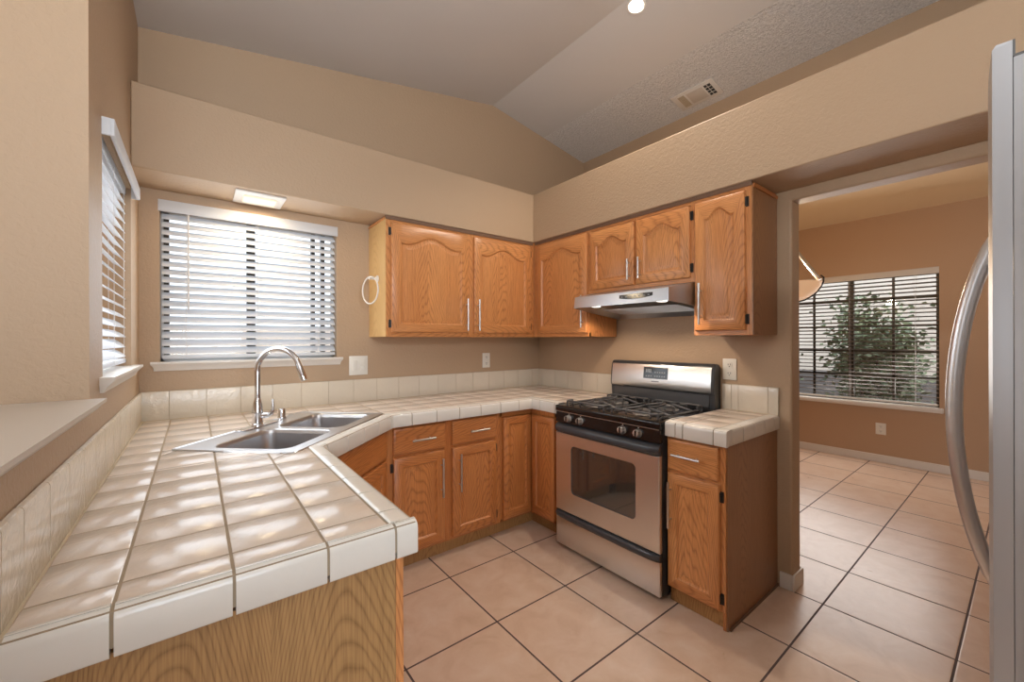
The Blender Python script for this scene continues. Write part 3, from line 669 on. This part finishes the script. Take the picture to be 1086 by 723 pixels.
B().box(.018, .594, -.006, -.0005, 2.122, 2.144).obj('scribe_trim', 'trimdark', cab)
cab = upper('short honey oak wall cabinet of two arched doors above the range hood', (XS + .012, 1.936, 0), -PI / 2, .768, .305, 1.672, 2.144,
      [(.020, 1.696, .362, .402, ('v', .335, .098, .132), None, .046, dict(fr=.056, foot=.13)), (.398, 1.696, .352, .402, ('v', .036, .098, .132), 'r', .046, dict(fr=.056, foot=.13))], btm=.026, mid=(.374, .404))
B().box(0, .768, -.006, -.0005, 2.122, 2.144).obj('scribe_trim', 'trimdark', cab)
cab = upper('narrow tall honey oak wall cabinet with one arched door beside the doorway', (XS + .012, 1.1675, 0), -PI / 2, .2985, .307, 1.371, 2.144,
      [(.010, 1.396, .262, .704, ('v', .040, .146, .225), 'r', .044, dict(fr=.052, foot=.12))], lst=.008, rst=.030)
B().box(.2988, .3050, 0, .307, 1.371, 2.130).obj('side_panel', 'veneer_dark', cab); B().box(0, .302, -.006, -.0005, 2.122, 2.144).obj('scribe_trim', 'trimdark', cab)
B().box(.3052, .311, 0, .305, 2.112, 2.130).obj('scribe_strip', 'oakd', cab)

# ------------------------------------------------------------------ sink and faucet
sink = thing('kitchen_sink', 'stainless double bowl sink set diagonally in the tiled counter', 'sink', (SC.x, SC.y, 0), SA)
def rrect(x0, x1, y0, y1, r, n=6):
    P = []
    for cx_, cy_, a0 in ((x1 - r, y0 + r, -90), (x1 - r, y1 - r, 0), (x0 + r, y1 - r, 90), (x0 + r, y0 + r, 180)):
        for k in range(n + 1): a = math.radians(a0 + 90 * k / n); P.append((cx_ + r * math.cos(a), cy_ + r * math.sin(a)))
    return P
zr = ZC + .0045
def ring_bridge(b, A, C, m=0, smooth=True):
    n = len(A); b.add(list(A) + list(C), [(k, (k + 1) % n, n + (k + 1) % n, n + k) for k in range(n)], m, smooth)
b = B(); bowls = [(-.365, -.022, -.198, .135), (.022, .365, -.198, .135)]
o3 = [[(x, y, z) for x, y in rrect(-.412 + i, .412 - i, -.256 + i, .256 - i, .028 - i * .5)] for i, z in ((0, ZC + .0005), (.003, zr), (.010, zr), (.014, zr - .002))]
for i in range(3): ring_bridge(b, o3[i], o3[i + 1])
# deck as a filled face with two bowl holes
bm = bmesh.new(); loops = [o3[3]] + [[(x, y, zr - .002) for x, y in rrect(*q, .055, 8)] for q in bowls]
es = []
for l in loops:
    vs = [bm.verts.new(p) for p in l]; es += [bm.edges.new((vs[i], vs[(i + 1) % len(vs)])) for i in range(len(vs))]
bmesh.ops.triangle_fill(bm, edges=es, use_beauty=True, normal=(0, 0, 1)); b.bm(bm, 0, False)
b.obj('rim', 'sinksteel', sink)
for q in bowls:
    b = B(); prof = [(0, zr - .002, .055), (.004, zr - .006, .052), (.008, zr - .02, .05), (.016, ZC - .17, .045), (.024, ZC - .188, .04), (.045, ZC - .195, .03)]
    L3 = [[(x, y, z) for x, y in rrect(q[0] + i, q[1] - i, q[2] + i, q[3] - i, r_, 8)] for i, z, r_ in prof]
    for i in range(len(L3) - 1): ring_bridge(b, L3[i], L3[i + 1])
    b.add(L3[-1], [list(range(len(L3[-1])))], 0, False); bo = b.obj('bowl', 'sinksteel', sink, fix=False)
    cx_, cy_ = (q[0] + q[1]) / 2, (q[2] + q[3]) / 2
    B().lathe([(.044, 0.0005), (.044, .003), (.034, .002), (.030, -.002), (0.0, -.002)], (cx_, cy_, ZC - .195), 24).obj('drain', 'chrome', bo)
fc = thing('kitchen_faucet', 'chrome gooseneck pull-down faucet standing on the sink deck', 'faucet', (*sp2(.018, .218), zr - .0015))
fa = SA - PI / 2      # pointing from the deck towards the bowls
dv = Vector((math.cos(fa), math.sin(fa), 0)); dl = Vector((dv.x * .95 + su.x * .3, dv.y * .95 + su.y * .3, 0)).normalized()
b = B(); q = [(x, y) for x, y in rrect(-.125, .125, -.028, .028, .027, 8)]; q = [(su.x * x + sv.x * y, su.y * x + sv.y * y) for x, y in q]; b.prism(q, 0, .005, 0); b.obj('base_plate', 'chrome', fc, bev=.002)
B().lathe([(.026, .004), (.026, .012), (.0225, .016), (.0225, .058), (.025, .062), (.025, .072), (.0235, .078), (.021, .105), (.0150, .126), (.0132, .136)], (0, 0, 0), 28).obj('body', 'chrome', fc)
pts = [(0, 0, .12 + .03 * k) for k in range(6)]; R_a = .108; zc_ = .268
for k in range(0, 17): a = PI - math.radians(200) * k / 16 * .82; pts.append(tuple(dv * (R_a + R_a * math.cos(a)) + Vector((0, 0, zc_ + R_a * math.sin(a)))))
B().tube(pts, .0130, 16).obj('spout', 'chrome', fc)
end = Vector(pts[-1]); tg = (Vector(pts[-1]) - Vector(pts[-2])).normalized()
B().lathe([(.0128, -.01), (.0135, .0), (.0150, .010), (.0162, .030), (.0165, .062), (.0150, .078), (.0115, .080)], tuple(end), 24, 0, tg).obj('spray_head', 'chrome', fc)
B().tube([tuple(dl * .018 + Vector((0, 0, .052))), tuple(dl * .048 + Vector((0, 0, .052)))], [.0145, .0135], 18).obj('lever_hub', 'chrome', fc)
B().tube([tuple(dl * .044 + Vector((0, 0, .050))), tuple(dl * .062 + Vector((0, 0, .060))), tuple(dl * .068 + Vector((0, 0, .085))), tuple(dl * .066 + Vector((0, 0, .130)))], [.0100, .0095, .0075, .0058], 12).obj('lever', 'chrome', fc)
ag = B().lathe([(.0195, 0), (.0205, .002), (.0205, .010), (.018, .014), (.0175, .048), (.0150, .054), (.006, .056), (0, .056)], (0, 0, 0), 24).obj('air_gap_cap', 'chrome', None, loc=(*sp2(.205, .224), zr - .0015)); tag(ag, 'small chrome air gap cap beside the faucet base', 'air gap')

# ------------------------------------------------------------------ gas range
RW = .760
rg = thing('gas_range', 'stainless steel gas range with black cooktop between the tiled counters', 'range', (1.885, 1.929, 0), -PI / 2)
B().box(.004, RW - .004, .002, .600, .030, .905).obj('body', 'blackplastic', rg)
for x in (.05, RW - .05):
    for y in (.05, .55): B().lathe([(.018, 0), (.018, .012), (.010, .014), (.010, .032)], (x, y, 0), 16).obj('levelling_foot', 'blackmatte', rg)
b = B(); b.bbox(.004, RW - .004, -.022, .001, .030, .208, .005); dr = b.obj('drawer', 'steelh', rg)
# curved dark drawer lip
b = B(); prof = [(-.022, .206), (-.040, .210), (-.047, .220), (-.047, .234), (-.042, .242), (-.030, .246), (-.004, .246), (-.004, .206)]
def bar(b, prof, xs, m=0, yoff=None):
    n = len(prof); vs = []
    for i, x in enumerate(xs):
        o_ = yoff[i] if yoff else 0
        vs += [(x, min(y + o_, -.003) if y < -.01 else y, z) for y, z in prof]
    fs = [(i * n + k, i * n + (k + 1) % n, (i + 1) * n + (k + 1) % n, (i + 1) * n + k) for i in range(len(xs) - 1) for k in range(n)]
    b.add(vs, fs + [list(range(n))[::-1], list(range((len(xs) - 1) * n, len(xs) * n))], m, True)
bar(b, prof, [.004, .02, .06, .15, .38, .61, .70, .74, RW - .004], 0, [.02, .010, .003, 0, 0, 0, .003, .010, .02]); b.obj('handle', 'blackplastic', dr)
# oven door: steel skin with a rounded window hole
dz0, dz1 = .253, .752; wx0, wx1, wz0, wz1 = .140, .615, .380, .682
outl = [(RW - .004, dz0), (RW - .004, dz1), (.004, dz1), (.004, dz0)]
n8 = 6; inl = rrect(wx0, wx1, wz0, wz1, .028, n8)
ol = []
for q, (xc, zc) in enumerate(((RW - .004, dz0), (RW - .004, dz1), (.004, dz1), (.004, dz0))):
    for k in range(n8 + 1):
        x, z = inl[q * (n8 + 1) + k]; u = k / n8; horiz = q in (0, 2)     # first half lies on the bottom/top side for corners 0 and 2
        if (u < .5) == horiz: f_ = u * 2 if u < .5 else (1 - u) * 2; ol.append((x + (xc - x) * f_, zc))
        else: f_ = u * 2 if u < .5 else (1 - u) * 2; ol.append((xc, z + (zc - z) * f_))
b = B(); Y0, Y1 = -.026, -.001
A0 = [(x, Y1, z) for x, z in ol]; A1 = [(x, Y0 + .004, z) for x, z in ol]; A2 = [(min(max(x, .008), RW - .008), Y0, min(max(z, dz0 + .004), dz1 - .004)) for x, z in ol]; A3 = [(x, Y0, z) for x, z in inl]; A4 = [(x, Y0 + .006, z) for x, z in rrect(wx0 + .004, wx1 - .004, wz0 + .004, wz1 - .004, .024, n8)]
for p_, q_ in ((A0, A1), (A1, A2)): ring_bridge(b, p_, q_)
ring_bridge(b, A2, A3, 0, False); ring_bridge(b, A3, A4, 1); b.add(A0, [list(range(len(A0)))])
od = b.obj('oven_door', ['steelh', 'blackplastic'], rg)
b = B(); b.add([(x, Y0 + .0055, z) for x, z in rrect(wx0 + .004, wx1 - .004, wz0 + .004, wz1 - .004, .024, n8)], [list(range(len(inl)))[::-1]]); b.obj('window', 'ovenglass', od)
b = B(); prof = [(-.020, .752), (-.042, .756), (-.052, .768), (-.052, .790), (-.046, .802), (-.034, .808), (-.004, .812), (-.004, .752)]
bar(b, prof, [.004, .03, .10, .38, .66, .73, RW - .004], 0, [.022, .012, .003, 0, .003, .012, .022]); b.obj('door_handle', 'blackplastic', od)
# control panel with four knobs
b = B(); prof = [(-.024, .818), (-.018, .884), (.004, .884), (.004, .818)]; bar(b, prof, [.003, RW - .003]); cp = b.obj('control_panel', 'black', rg)
for kx in (.118, .216, .528, .629):
    kn = B().lathe([(.024, 0), (.024, .004), (.0215, .007), (.0195, .022), (.0175, .026), (0, .0265)], (kx, -.0215, .849), 26, 0, Vector((0, -1, .09))).obj('knob', 'steel', rg)
    B().box(kx - .0045, kx + .0045, -.0500, -.0478, .832, .867).obj('pointer', 'black', kn)
    B().box(kx - .003, kx + .003, -.0205, -.0195, .8755, .8805).obj('position_mark', 'plastic', kn)
# cooktop
b = B(); b.bbox(.0, RW, -.026, .560, .888, .925, .006, 3)
ckt = b.obj('cooktop', 'black', rg)
b = B(); b.box(.004, RW - .004, -.0275, -.024, .886, .8895); b.obj('trim_strip', 'nickel', ckt)
for gx0, gx1 in ((.050, .350), (.410, .710)):
    g_ = B(); gy0, gy1, gz = .03, .50, .952; r = .0064
    def rod(*p): g_.tube(p, r, 8)
    mid_y = (gy0 + gy1) / 2
    for y in (gy0, gy1): g_.tube([(gx0 + .03, y, gz), (gx1 - .03, y, gz)], r * .85, 8)
    for x in (gx0, gx1): g_.tube([(x, gy0 + .03, .932), (x, gy1 - .03, .932)], r * .8, 8)
    for x, sx in ((gx0, 1), (gx1, -1)):
        for y, sy in ((gy0, 1), (gy1, -1)): rod((x + sx * .034, y, gz), (x + sx * .008, y + sy * .004, gz), (x, y + sy * .012, gz), (x, y + sy * .055, gz)); g_.tube([(x, y + sy * .055, .9255), (x, y + sy * .055, gz)], .006, 8); g_.tube([(x, y + sy * .006, .9255), (x, y + sy * .006, gz)], .006, 8)
    for yc in ((gy0 + mid_y) / 2, (gy1 + mid_y) / 2):
        xc = (gx0 + gx1) / 2
        for dx, dy in ((1, 0), (-1, 0), (0, 1), (0, -1)):
            ex = gx1 if dx > 0 else gx0; far = (ex, yc, .934) if dx else (xc, yc + dy * (mid_y - gy0) / 2, gz)
            g_.tube([far, (xc + dx * .035, yc + dy * .035, gz + .006), (xc + dx * .030, yc + dy * .030, gz + .006)], r, 8)
        for dx in (-1, 1):
            for dy in (-1, 1): g_.tube([(xc + dx * .080, yc + dy * .070, .9255), (xc + dx * .080, yc + dy * .070, gz), (xc + dx * .050, yc + dy * .045, gz + .004)], r * .9, 8)
    gr = g_.obj('grate', 'blackmatte', rg)
for x in (.200, .560):
    for y, rr in ((.148, .044), (.382, .036)):
        bu = B().lathe([(rr + .028, .9250), (rr + .024, .9285), (rr + .006, .931), (rr, .933), (rr, .941), (rr - .003, .943)], (x, y, 0), 28).obj('burner', 'burner', rg)
        B().lathe([(rr + .001, .943), (rr + .001, .948), (rr - .004, .950), (0, .950)], (x, y, 0), 28).obj('burner_cap', 'blackmatte', bu)
# backguard
b = B(); prof = [(.555, .926), (.548, 1.020), (.540, 1.024), (.538, 1.060), (.551, 1.170), (.560, 1.192), (.575, 1.199), (.606, 1.199), (.622, 1.185), (.625, .926)]
n = len(prof); vs = []
for x, s_ in ((.0, .985), (.010, 1), (RW - .010, 1), (RW, .985)): vs += [(x, y + (.006 if s_ < 1 and y < .57 else 0), .926 + (z - .926) * s_) for y, z in prof]
b.add(vs, [(i * n + k, i * n + (k + 1) % n, (i + 1) * n + (k + 1) % n, (i + 1) * n + k) for i in range(3) for k in range(n)] + [list(range(n))[::-1], list(range(3 * n, 4 * n))], 0, True)
bgd = b.obj('backguard', 'blackplastic', rg)
b = B(); prof = [(.5385, 1.024), (.5345, 1.034), (.5345, 1.062), (.5475, 1.168), (.553, 1.178), (.560, 1.180), (.560, 1.024)]; n = len(prof); vs = [(x, y, z) for x in (.016, RW - .016) for y, z in prof]
b.add(vs, [(k, (k + 1) % n, n + (k + 1) % n, n + k) for k in range(n)] + [list(range(n))[::-1], list(range(n, 2 * n))], 0, True); pn = b.obj('steel_panel', 'steelh', bgd)
def slant(z): return .5345 + (z - 1.062) * (.013 / .106)
def panel_quad(b, x0, x1, z0, z1, off, m=0): b.add([(x0, slant(z0) - off, z0), (x1, slant(z0) - off, z0), (x1, slant(z1) - off, z1), (x0, slant(z1) - off, z1), (x0, slant(z0) + .001, z0), (x1, slant(z0) + .001, z0), (x1, slant(z1) + .001, z1), (x0, slant(z1) + .001, z1)], [(0, 1, 2, 3), (4, 7, 6, 5), (0, 4, 5, 1), (1, 5, 6, 2), (2, 6, 7, 3), (3, 7, 4, 0)], m)
b = B(); panel_quad(b, .282, .462, 1.086, 1.162, .0015); ds = b.obj('display', 'display', pn)
for i in range(4): b = B(); panel_quad(b, .300 + i * .011, .307 + i * .011, 1.128, 1.150, .0022); b.obj('clock_digit', 'digit', ds)
for i in range(5):
    for j in range(2): b = B(); panel_quad(b, .366 + i * .017, .376 + i * .017, 1.100 + j * .026, 1.108 + j * .026, .0022); b.obj('touch_key', 'digit', ds)
for i in range(3): b = B(); panel_quad(b, .300 + i * .018, .310 + i * .018, 1.100, 1.106, .0022); b.obj('touch_key', 'digit', ds)
b = B(); panel_quad(b, .345, .400, 1.066, 1.071, .0008); b.obj('maker_mark', 'blackplastic', pn)
B().box(.03, RW - .03, .5475, .5505, .940, 1.010).obj('vent_panel', 'darksteel', bgd)

# ------------------------------------------------------------------ range hood
hd = thing('range_hood', 'brushed steel under-cabinet range hood with two lit lamps', 'range hood', (2.000, 1.927, 0), -PI / 2)
HW = .764; fl, fr_ = .044, HW - .040
def hood_shell():
    b = B(); top = [(fl, 0, 1.630), (fr_, 0, 1.630), (HW, .190, 1.668), (HW, .515, 1.668), (0, .515, 1.668), (0, .190, 1.668)]
    bot = [(fl - .004, -.006, 1.558), (fr_ + .004, -.006, 1.558), (HW, .190, 1.538), (HW, .515, 1.500), (0, .515, 1.500), (0, .190, 1.538)]
    ib = [(x + (.012 if x < HW / 2 else -.012), y + (.010 if y < .3 else -.010), z + .001) for x, y, z in bot]
    ic = [(x + (.05 if x < HW / 2 else -.05), y + (.10 if y < .3 else -.03), z + .032) for x, y, z in ib]
    b.add(top, [(0, 1, 2, 5), (5, 2, 3, 4)]); b.add(top + bot, [(k, (k + 1) % 6, 6 + (k + 1) % 6, 6 + k) for k in range(6)])
    ring_bridge(b, bot, ib, 0, False); ring_bridge(b, ib, ic, 0, False); b.add(ic, [(0, 1, 2, 5), (5, 2, 3, 4)]); return b
hd_s = hood_shell().obj('shell', 'hoodsteel', hd)
b = B(); P = []
for k in range(9): s_ = k / 8; P.append((.405 + .225 * s_, 1.612 - .006 * math.sin(PI * s_) * -0))
up = [(x, 1.6125 + .001 * math.sin(PI * i / 8)) for i, (x, z) in enumerate(P)]; dn = [(x, 1.5935 - .010 * math.sin(PI * i / 8)) for i, (x, z) in enumerate(P)]
poly = up + dn[::-1]; n = len(poly); fy = lambda z: -.0062 + (z - 1.558) / .072 * .006
b.add([(x, fy(z) - .0012, z) for x, z in poly] + [(x, fy(z) + .001, z) for x, z in poly], [list(range(n)), list(range(n, 2 * n))[::-1]] + [(k, (k + 1) % n, n + (k + 1) % n, n + k) for k in range(n)]); cs_ = b.obj('control_strip', 'display', hd)
b = B()
for k in range(7): x = .425 + .030 * k; z = 1.600; b.box(x - .006, x + .006, fy(z) - .0022, fy(z) - .0010, z - .003, z + .003)
b.obj('buttons', 'button', cs_)
for lx in (.150, .630):
    l_ = B().lathe([(.030, 0), (.030, .003), (.025, .005), (0, .006)], (lx, .088, 1.5685), 24, 0, Vector((0, -.05, -1))).obj('lamp', 'lamp_hood', hd)
b = B()
for k in range(14): b.box(.10, HW - .10, .20 + k * .019, .212 + k * .019, 1.548 - k * .0016, 1.551 - k * .0016)
b.obj('grease_filter', 'nickel', hd)
def hood_w(x, y, z): return (2.000 + y, 1.927 - x, z)
for lx in (.150, .630):
    l = light('hood_lamp', 'SPOT', hood_w(lx, .08, 1.545), 5.5, (1, .80, .62), size=.03, spot_size=math.radians(150), spot_blend=.35); l.rotation_euler = (0, 0, 0)

# ------------------------------------------------------------------ fridge
FX, FW = .930, .760
fg = thing('refrigerator', 'tall silver refrigerator seen from its side with a bowed handle', 'refrigerator', (FX, 0, 0))
b = B(); sideprof = [(-.72, .02), (.0105, .02), (.0105, 1.782), (.0075, 1.782)]
b.bbox(0, FW, -.72, .0183, .02, 1.756, .002, 2); b.obj('body', 'fridge', fg)
def fdoor(z0, z1):
    b = B(); n = 17; back = .0185; vs = []
    for z in (z0, z0 + .006, z1 - .006, z1):
        e2 = 0 if z0 < z < z1 else .004
        ring_ = [(e2, back, z), (FW - e2, back, z)]
        for k in range(n): s_ = 1 - k / (n - 1); x = FW * s_; y = .0378 + .0165 * (1 - (2 * s_ - 1) ** 2) - e2; x = min(max(x, .003 if k == n - 1 else 0), FW - (.003 if k == 0 else 0)); ring_.append((x, y, z))
        vs += ring_
    m = n + 2; b.add(vs, [(i * m + k, i * m + (k + 1) % m, (i + 1) * m + (k + 1) % m, (i + 1) * m + k) for i in range(3) for k in range(m)] + [list(range(m))[::-1], list(range(3 * m, 4 * m))], 0, True)
    for i in range(3): b.mi[i * m + m - 1] = 1
    return b
dd = fdoor(.705, 1.782).obj('door', ['fridge_front', 'fridge'], fg); dl_ = fdoor(.085, .692).obj('freezer_drawer', ['fridge_front', 'fridge'], fg)
B().box(.0, .014, .0160, .0183, 1.756, 1.7805).box(.0, .10, -.40, .0160, 1.7555, 1.7590).obj('hinge_cover', 'gasket', fg); B().box(FW - .04, FW - .01, -.10, .012, 1.757, 1.776).obj('hinge_cover', 'gasket', fg)
pts = []
for k in range(21): s_ = -1 + 2 * k / 20; z = 1.165 + .46 * s_; pts.append((.670, .046 + .086 * (1 - s_ * s_) ** .8, z))
b = B(); b.tube(pts, .0165, 14); b.obj('handle', 'satin', dd)
B().box(.03, FW - .03, -.68, .005, .001, .08).obj('kick_base', 'gasket', fg)

# ------------------------------------------------------------------ small wall things
def outlet(name, label, loc, rz, w=.080, h=.125, kind='outlet', s=1):
    r_ = thing(name, label, 'outlet' if kind == 'outlet' else 'light switch', loc, rz); B().bbox(-w / 2, w / 2, -.006, -.0005, -h / 2, h / 2, .003).obj('cover_plate', 'plastic', r_)
    if kind == 'outlet':
        for dz in (-.026, .026):
            rc = B().lathe([(.0165, 0), (.0165, .003), (0, .003)], (0, -.0055, dz), 20, 0, Vector((0, -1, 0))).obj('receptacle', 'plastic', r_)
            B().box(-.008, -.0055, -.0092, -.0084, dz - .002, dz + .008).box(.0055, .008, -.0092, -.0084, dz - .002, dz + .008).lathe([(.0028, 0), (.0028, .0008), (0, .0008)], (0, -.0084, dz - .009), 10, 0, Vector((0, -1, 0))).obj('slots', 'slot', rc)
    else:
        B().bbox(-.042, -.010, -.010, -.0055, -.034, .034, .002).obj('rocker', 'plastic', r_)
        for dz in (-.02, .02): B().bbox(.012, .042, -.008, -.0055, dz - .014, dz + .014, .003).box(.022, .0245, -.0092, -.0078, dz - .005, dz + .005).box(.0295, .032, -.0092, -.0078, dz - .005, dz + .005).obj('receptacle', 'plastic', r_)
    return r_
outlet('light_switch', 'white double plate with rocker switch beside the kitchen window', (.878, YW, 1.178), 0, .124, .130, 'switch')
outlet('wall_outlet', 'small white outlet on the wall under the arched cabinet pair', (1.930, YW, 1.178), 0, .074, .122)
outlet('wall_outlet', 'white outlet on the wall just beside the stove backguard', (XW, 1.118, 1.170), -PI / 2, .080, .126)
outlet('wall_outlet', 'white outlet low on the brown dining room wall', (RX1, 1.030, .367), -PI / 2, .086, .125)
# towel ring on the side of the wall cabinet
tr_ = thing('towel_ring', 'white towel ring hanging from the pale side of the wall cabinet', 'towel ring', (.951, 2.665, 1.755))
B().lathe([(.022, 0), (.022, .006), (.014, .012), (.009, .018), (.008, .048), (.011, .050), (.011, .058), (0, .060)], (0, 0, 0), 20, 0, Vector((-1, 0, 0))).obj('post', 'white', tr_)
B().torus((-.052, -.008, -.080), .088, .0048, (1, .25, 0)).obj('ring', 'white', tr_)
# lit strip light recessed under the soffit
sl = thing('soffit_light', 'lit rectangular light fixture under the soffit above the sink window', 'light fixture', (.285, 2.672, ZS1))
B().bbox(-.118, .118, -.112, .112, -.010, -.0005, .003).obj('frame', 'white', sl)
B().bbox(-.078, .078, -.056, .056, -.020, -.0095, .005).obj('lens', 'lamp_warm', sl)
light('soffit_lamp', 'AREA', (.285, 2.672, ZS1 - .025), 2.2, (1, .78, .50), size=.16)
# recessed can in the vaulted ceiling
rc = thing('recessed_light', 'lit recessed can light in the vaulted ceiling near the ridge', 'recessed light', (2.075, 1.452, ceil_z(2.075)))
rc.rotation_euler = (0, math.atan(.17), 0)
B().lathe([(.058, -.0005), (.058, -.006), (.046, -.008), (.042, -.004)], (0, 0, 0), 28).obj('trim_ring', 'white', rc)
B().lathe([(.041, -.003), (.036, -.010), (.02, -.016), (0, -.017)], (0, 0, 0), 24).obj('bulb', 'lamp_white', rc)
l = light('recessed_lamp', 'SPOT', (2.07, 1.452, ceil_z(2.075) - .03), 62, (1, .88, .74), size=.05, spot_size=math.radians(125), spot_blend=.6)
# ceiling register
vg = thing('air_vent', 'rectangular metal air vent on the textured ceiling strip', 'vent', (2.975, 1.555, ceil_z(2.975))); vg.rotation_euler = (0, math.atan(.17), 0)
b = B(); b.bbox(-.094, .094, -.158, .158, -.008, -.0005, .003); b.obj('frame', 'white', vg)
b = B()
for k in range(5): b.box(-.066, .066, .070 + k * .010, .0765 + k * .010, -.0115, -.0075)
b.obj('louvres', 'wgrout', vg)
B().bbox(-.062, .062, -.066, .052, -.011, -.0075, .002).obj('centre_plate', 'bar', vg)
b = B(); b.box(-.066, .066, -.126, -.080, -.0095, -.0078); b.obj('dark_opening', 'slot', vg)
b = B()
for k in range(5): b.box(-.066 + k * .0325 - .0015, -.066 + k * .0325 + .0015, -.126, -.080, -.013, -.0095)
b.box(-.066, .066, -.1045, -.1015, -.013, -.0095); b.obj('damper_blades', 'white', vg)
# dining pendant
pc = Vector((3.957, 1.284)); pz = 1.815
pd = thing('pendant_lamp', 'glowing alabaster bowl pendant with metal arms in the dining room', 'pendant lamp', (pc.x, pc.y, pz))
B().lathe([(.235, .0), (.228, -.03), (.20, -.075), (.15, -.118), (.085, -.148), (.02, -.158), (0, -.158), (0, -.152), (.02, -.152), (.083, -.142), (.146, -.112), (.195, -.071), (.222, -.028), (.229, .0), (.235, 0)], (0, 0, 0), 48).obj('bowl', 'shade', pd)
zh = .34; B().lathe([(0, zh + .09), (.012, zh + .085), (.016, zh + .05), (.03, zh + .03), (.03, zh), (.012, zh - .02), (0, zh - .02)], (0, 0, 0), 24).obj('hub', 'nickel', pd)
for k in range(3):
    a = math.radians(-72 + 120 * k); c_, s_ = math.cos(a), math.sin(a)
    B().tube([(c_ * .02, s_ * .02, zh), (c_ * .195, s_ * .195, .055), (c_ * .218, s_ * .218, .018)], [.013, .017, .018], 12).obj('arm', 'nickel', pd)
    B().tube([(c_ * r, s_ * r, z) for r, z in ((.225, .055), (.245, .035), (.243, .0), (.225, -.045), (.185, -.100), (.12, -.142), (.05, -.163), (0, -.166))], .0065, 10).obj('strap', 'hinge', pd)
b = B(); top_z = ceil_z(pc.x) - pz
for k in range(int((top_z - zh - .10) / .028)): b.torus((0, 0, zh + .10 + k * .028), .012, .0022, (1, 0, 0) if k % 2 else (0, 1, 0), 12, 6)
b.obj('chain', 'nickel', pd); B().lathe([(.055, top_z - .002), (.05, top_z - .022), (.012, top_z - .035), (0, top_z - .035)], (0, 0, 0), 24).obj('canopy', 'nickel', pd)
light('pendant_bulb', 'POINT', (pc.x, pc.y, pz + .05), 24, (1, .74, .48), size=.06)

# ------------------------------------------------------------------ outside
t = NT('pale_stucco'); t.put(t.b.inputs['Base Color'], t.mix(t.noise(t.pos(), 3, 3), srgb(232, 224, 214), srgb(214, 204, 194))); t.set(Roughness=.9); M['stucco'] = t.m
M['gravel'] = paint('desert_gravel', srgb(150, 140, 134), .95, 30, .8, .02)
M['block'] = plain('grey_block', srgb(118, 116, 118), .9)
t = NT('green_leaf'); isl = t.new('ShaderNodeNewGeometry').outputs['Random Per Island']
t.put(t.b.inputs['Base Color'], t.ramp(isl, [(0, srgb(70, 92, 66)), (.5, srgb(96, 116, 88)), (1, srgb(140, 156, 128))])); t.set(Roughness=.55); M['leaf'] = t.m
M['bark'] = plain('grey_bark', srgb(96, 84, 74), .9)
struct(B().box(-14, 18, -10, 16, -.20, -.09).obj('ground_outside', 'gravel'))
struct(B().box(9.2, 9.4, -6, 10, -.1, 2.6).obj('wall_yard', 'stucco'))
struct(B().box(-8, 9, 7.4, 7.6, -.1, 1.55).obj('wall_yard_back', 'stucco')); struct(B().box(-3.1, -2.9, 1.8, 7.3, -.1, 1.7).obj('wall_added_side', 'stucco'))  # side wall is added, pale to brighten the view behind the side blind
def shrub(label, x, y, h, r, n, seed):
    rnd = random.Random(seed); root = thing('garden_shrub', label, 'shrub', (x, y, -.09)); b = B(); st = B()
    tips = []
    for k in range(9):
        a = 2 * PI * k / 9 + rnd.uniform(-.3, .3); q = (math.cos(a) * r * rnd.uniform(.3, .75), math.sin(a) * r * rnd.uniform(.3, .75), h * rnd.uniform(.5, .85))
        st.tube([(math.cos(a) * .03, math.sin(a) * .03, 0), (q[0] * .45, q[1] * .45, q[2] * .55), q], [.018, .012, .005], 6); tips.append(q)
    for k in range(n):
        t0 = rnd.choice(tips); s_ = rnd.uniform(.35, 1.1)
        c = Vector((t0[0] * s_ + rnd.gauss(0, r * .22), t0[1] * s_ + rnd.gauss(0, r * .22), min(h, t0[2] * s_ + rnd.gauss(h * .06, h * .12)))); c.z = max(c.z, .1)
        u = Vector((rnd.gauss(0, 1), rnd.gauss(0, 1), rnd.gauss(0, .6))).normalized(); w = u.cross(Vector((rnd.gauss(0, 1), rnd.gauss(0, 1), rnd.gauss(0, 1)))).normalized(); L, wd = rnd.uniform(.055, .095), rnd.uniform(.018, .032)
        b.add([c, c + u * L * .5 + w * wd, c + u * L, c + u * L * .5 - w * wd], [(0, 1, 2, 3)])
    b.obj('foliage', 'leaf', root, fix=False); st.obj('stems', 'bark', root); return root
shrub('tall leafy shrub outside the middle of the dining window', 7.1, 1.25, 2.0, .58, 6500, 1)
shrub('dense green shrub outside the dining window close to the doorway jamb', 7.6, 2.85, 1.85, .55, 6500, 2)
shrub('low sparse shrub outside the dining window end beside the fridge', 8.1, .15, 1.1, .40, 1200, 3)
struct(B().box(8.6, 8.75, -6, 10, -.1, .78).obj('wall_low_block', 'block'))

for o in COL.objects:
    if o.parent is None and not o.get('group'):
        g = {'wall_outlet': 'electrical outlets on the walls', 'window_blind': 'slatted window blinds', 'wall_cabinet': 'wall cabinets under the soffit', 'base_cabinet': 'base cabinets with a drawer over a door', 'garden_shrub': 'shrubs outside the dining window', 'tiled_countertop': 'cream tiled countertops'}.get(o.name.split('.')[0])
        if g: o['group'] = g
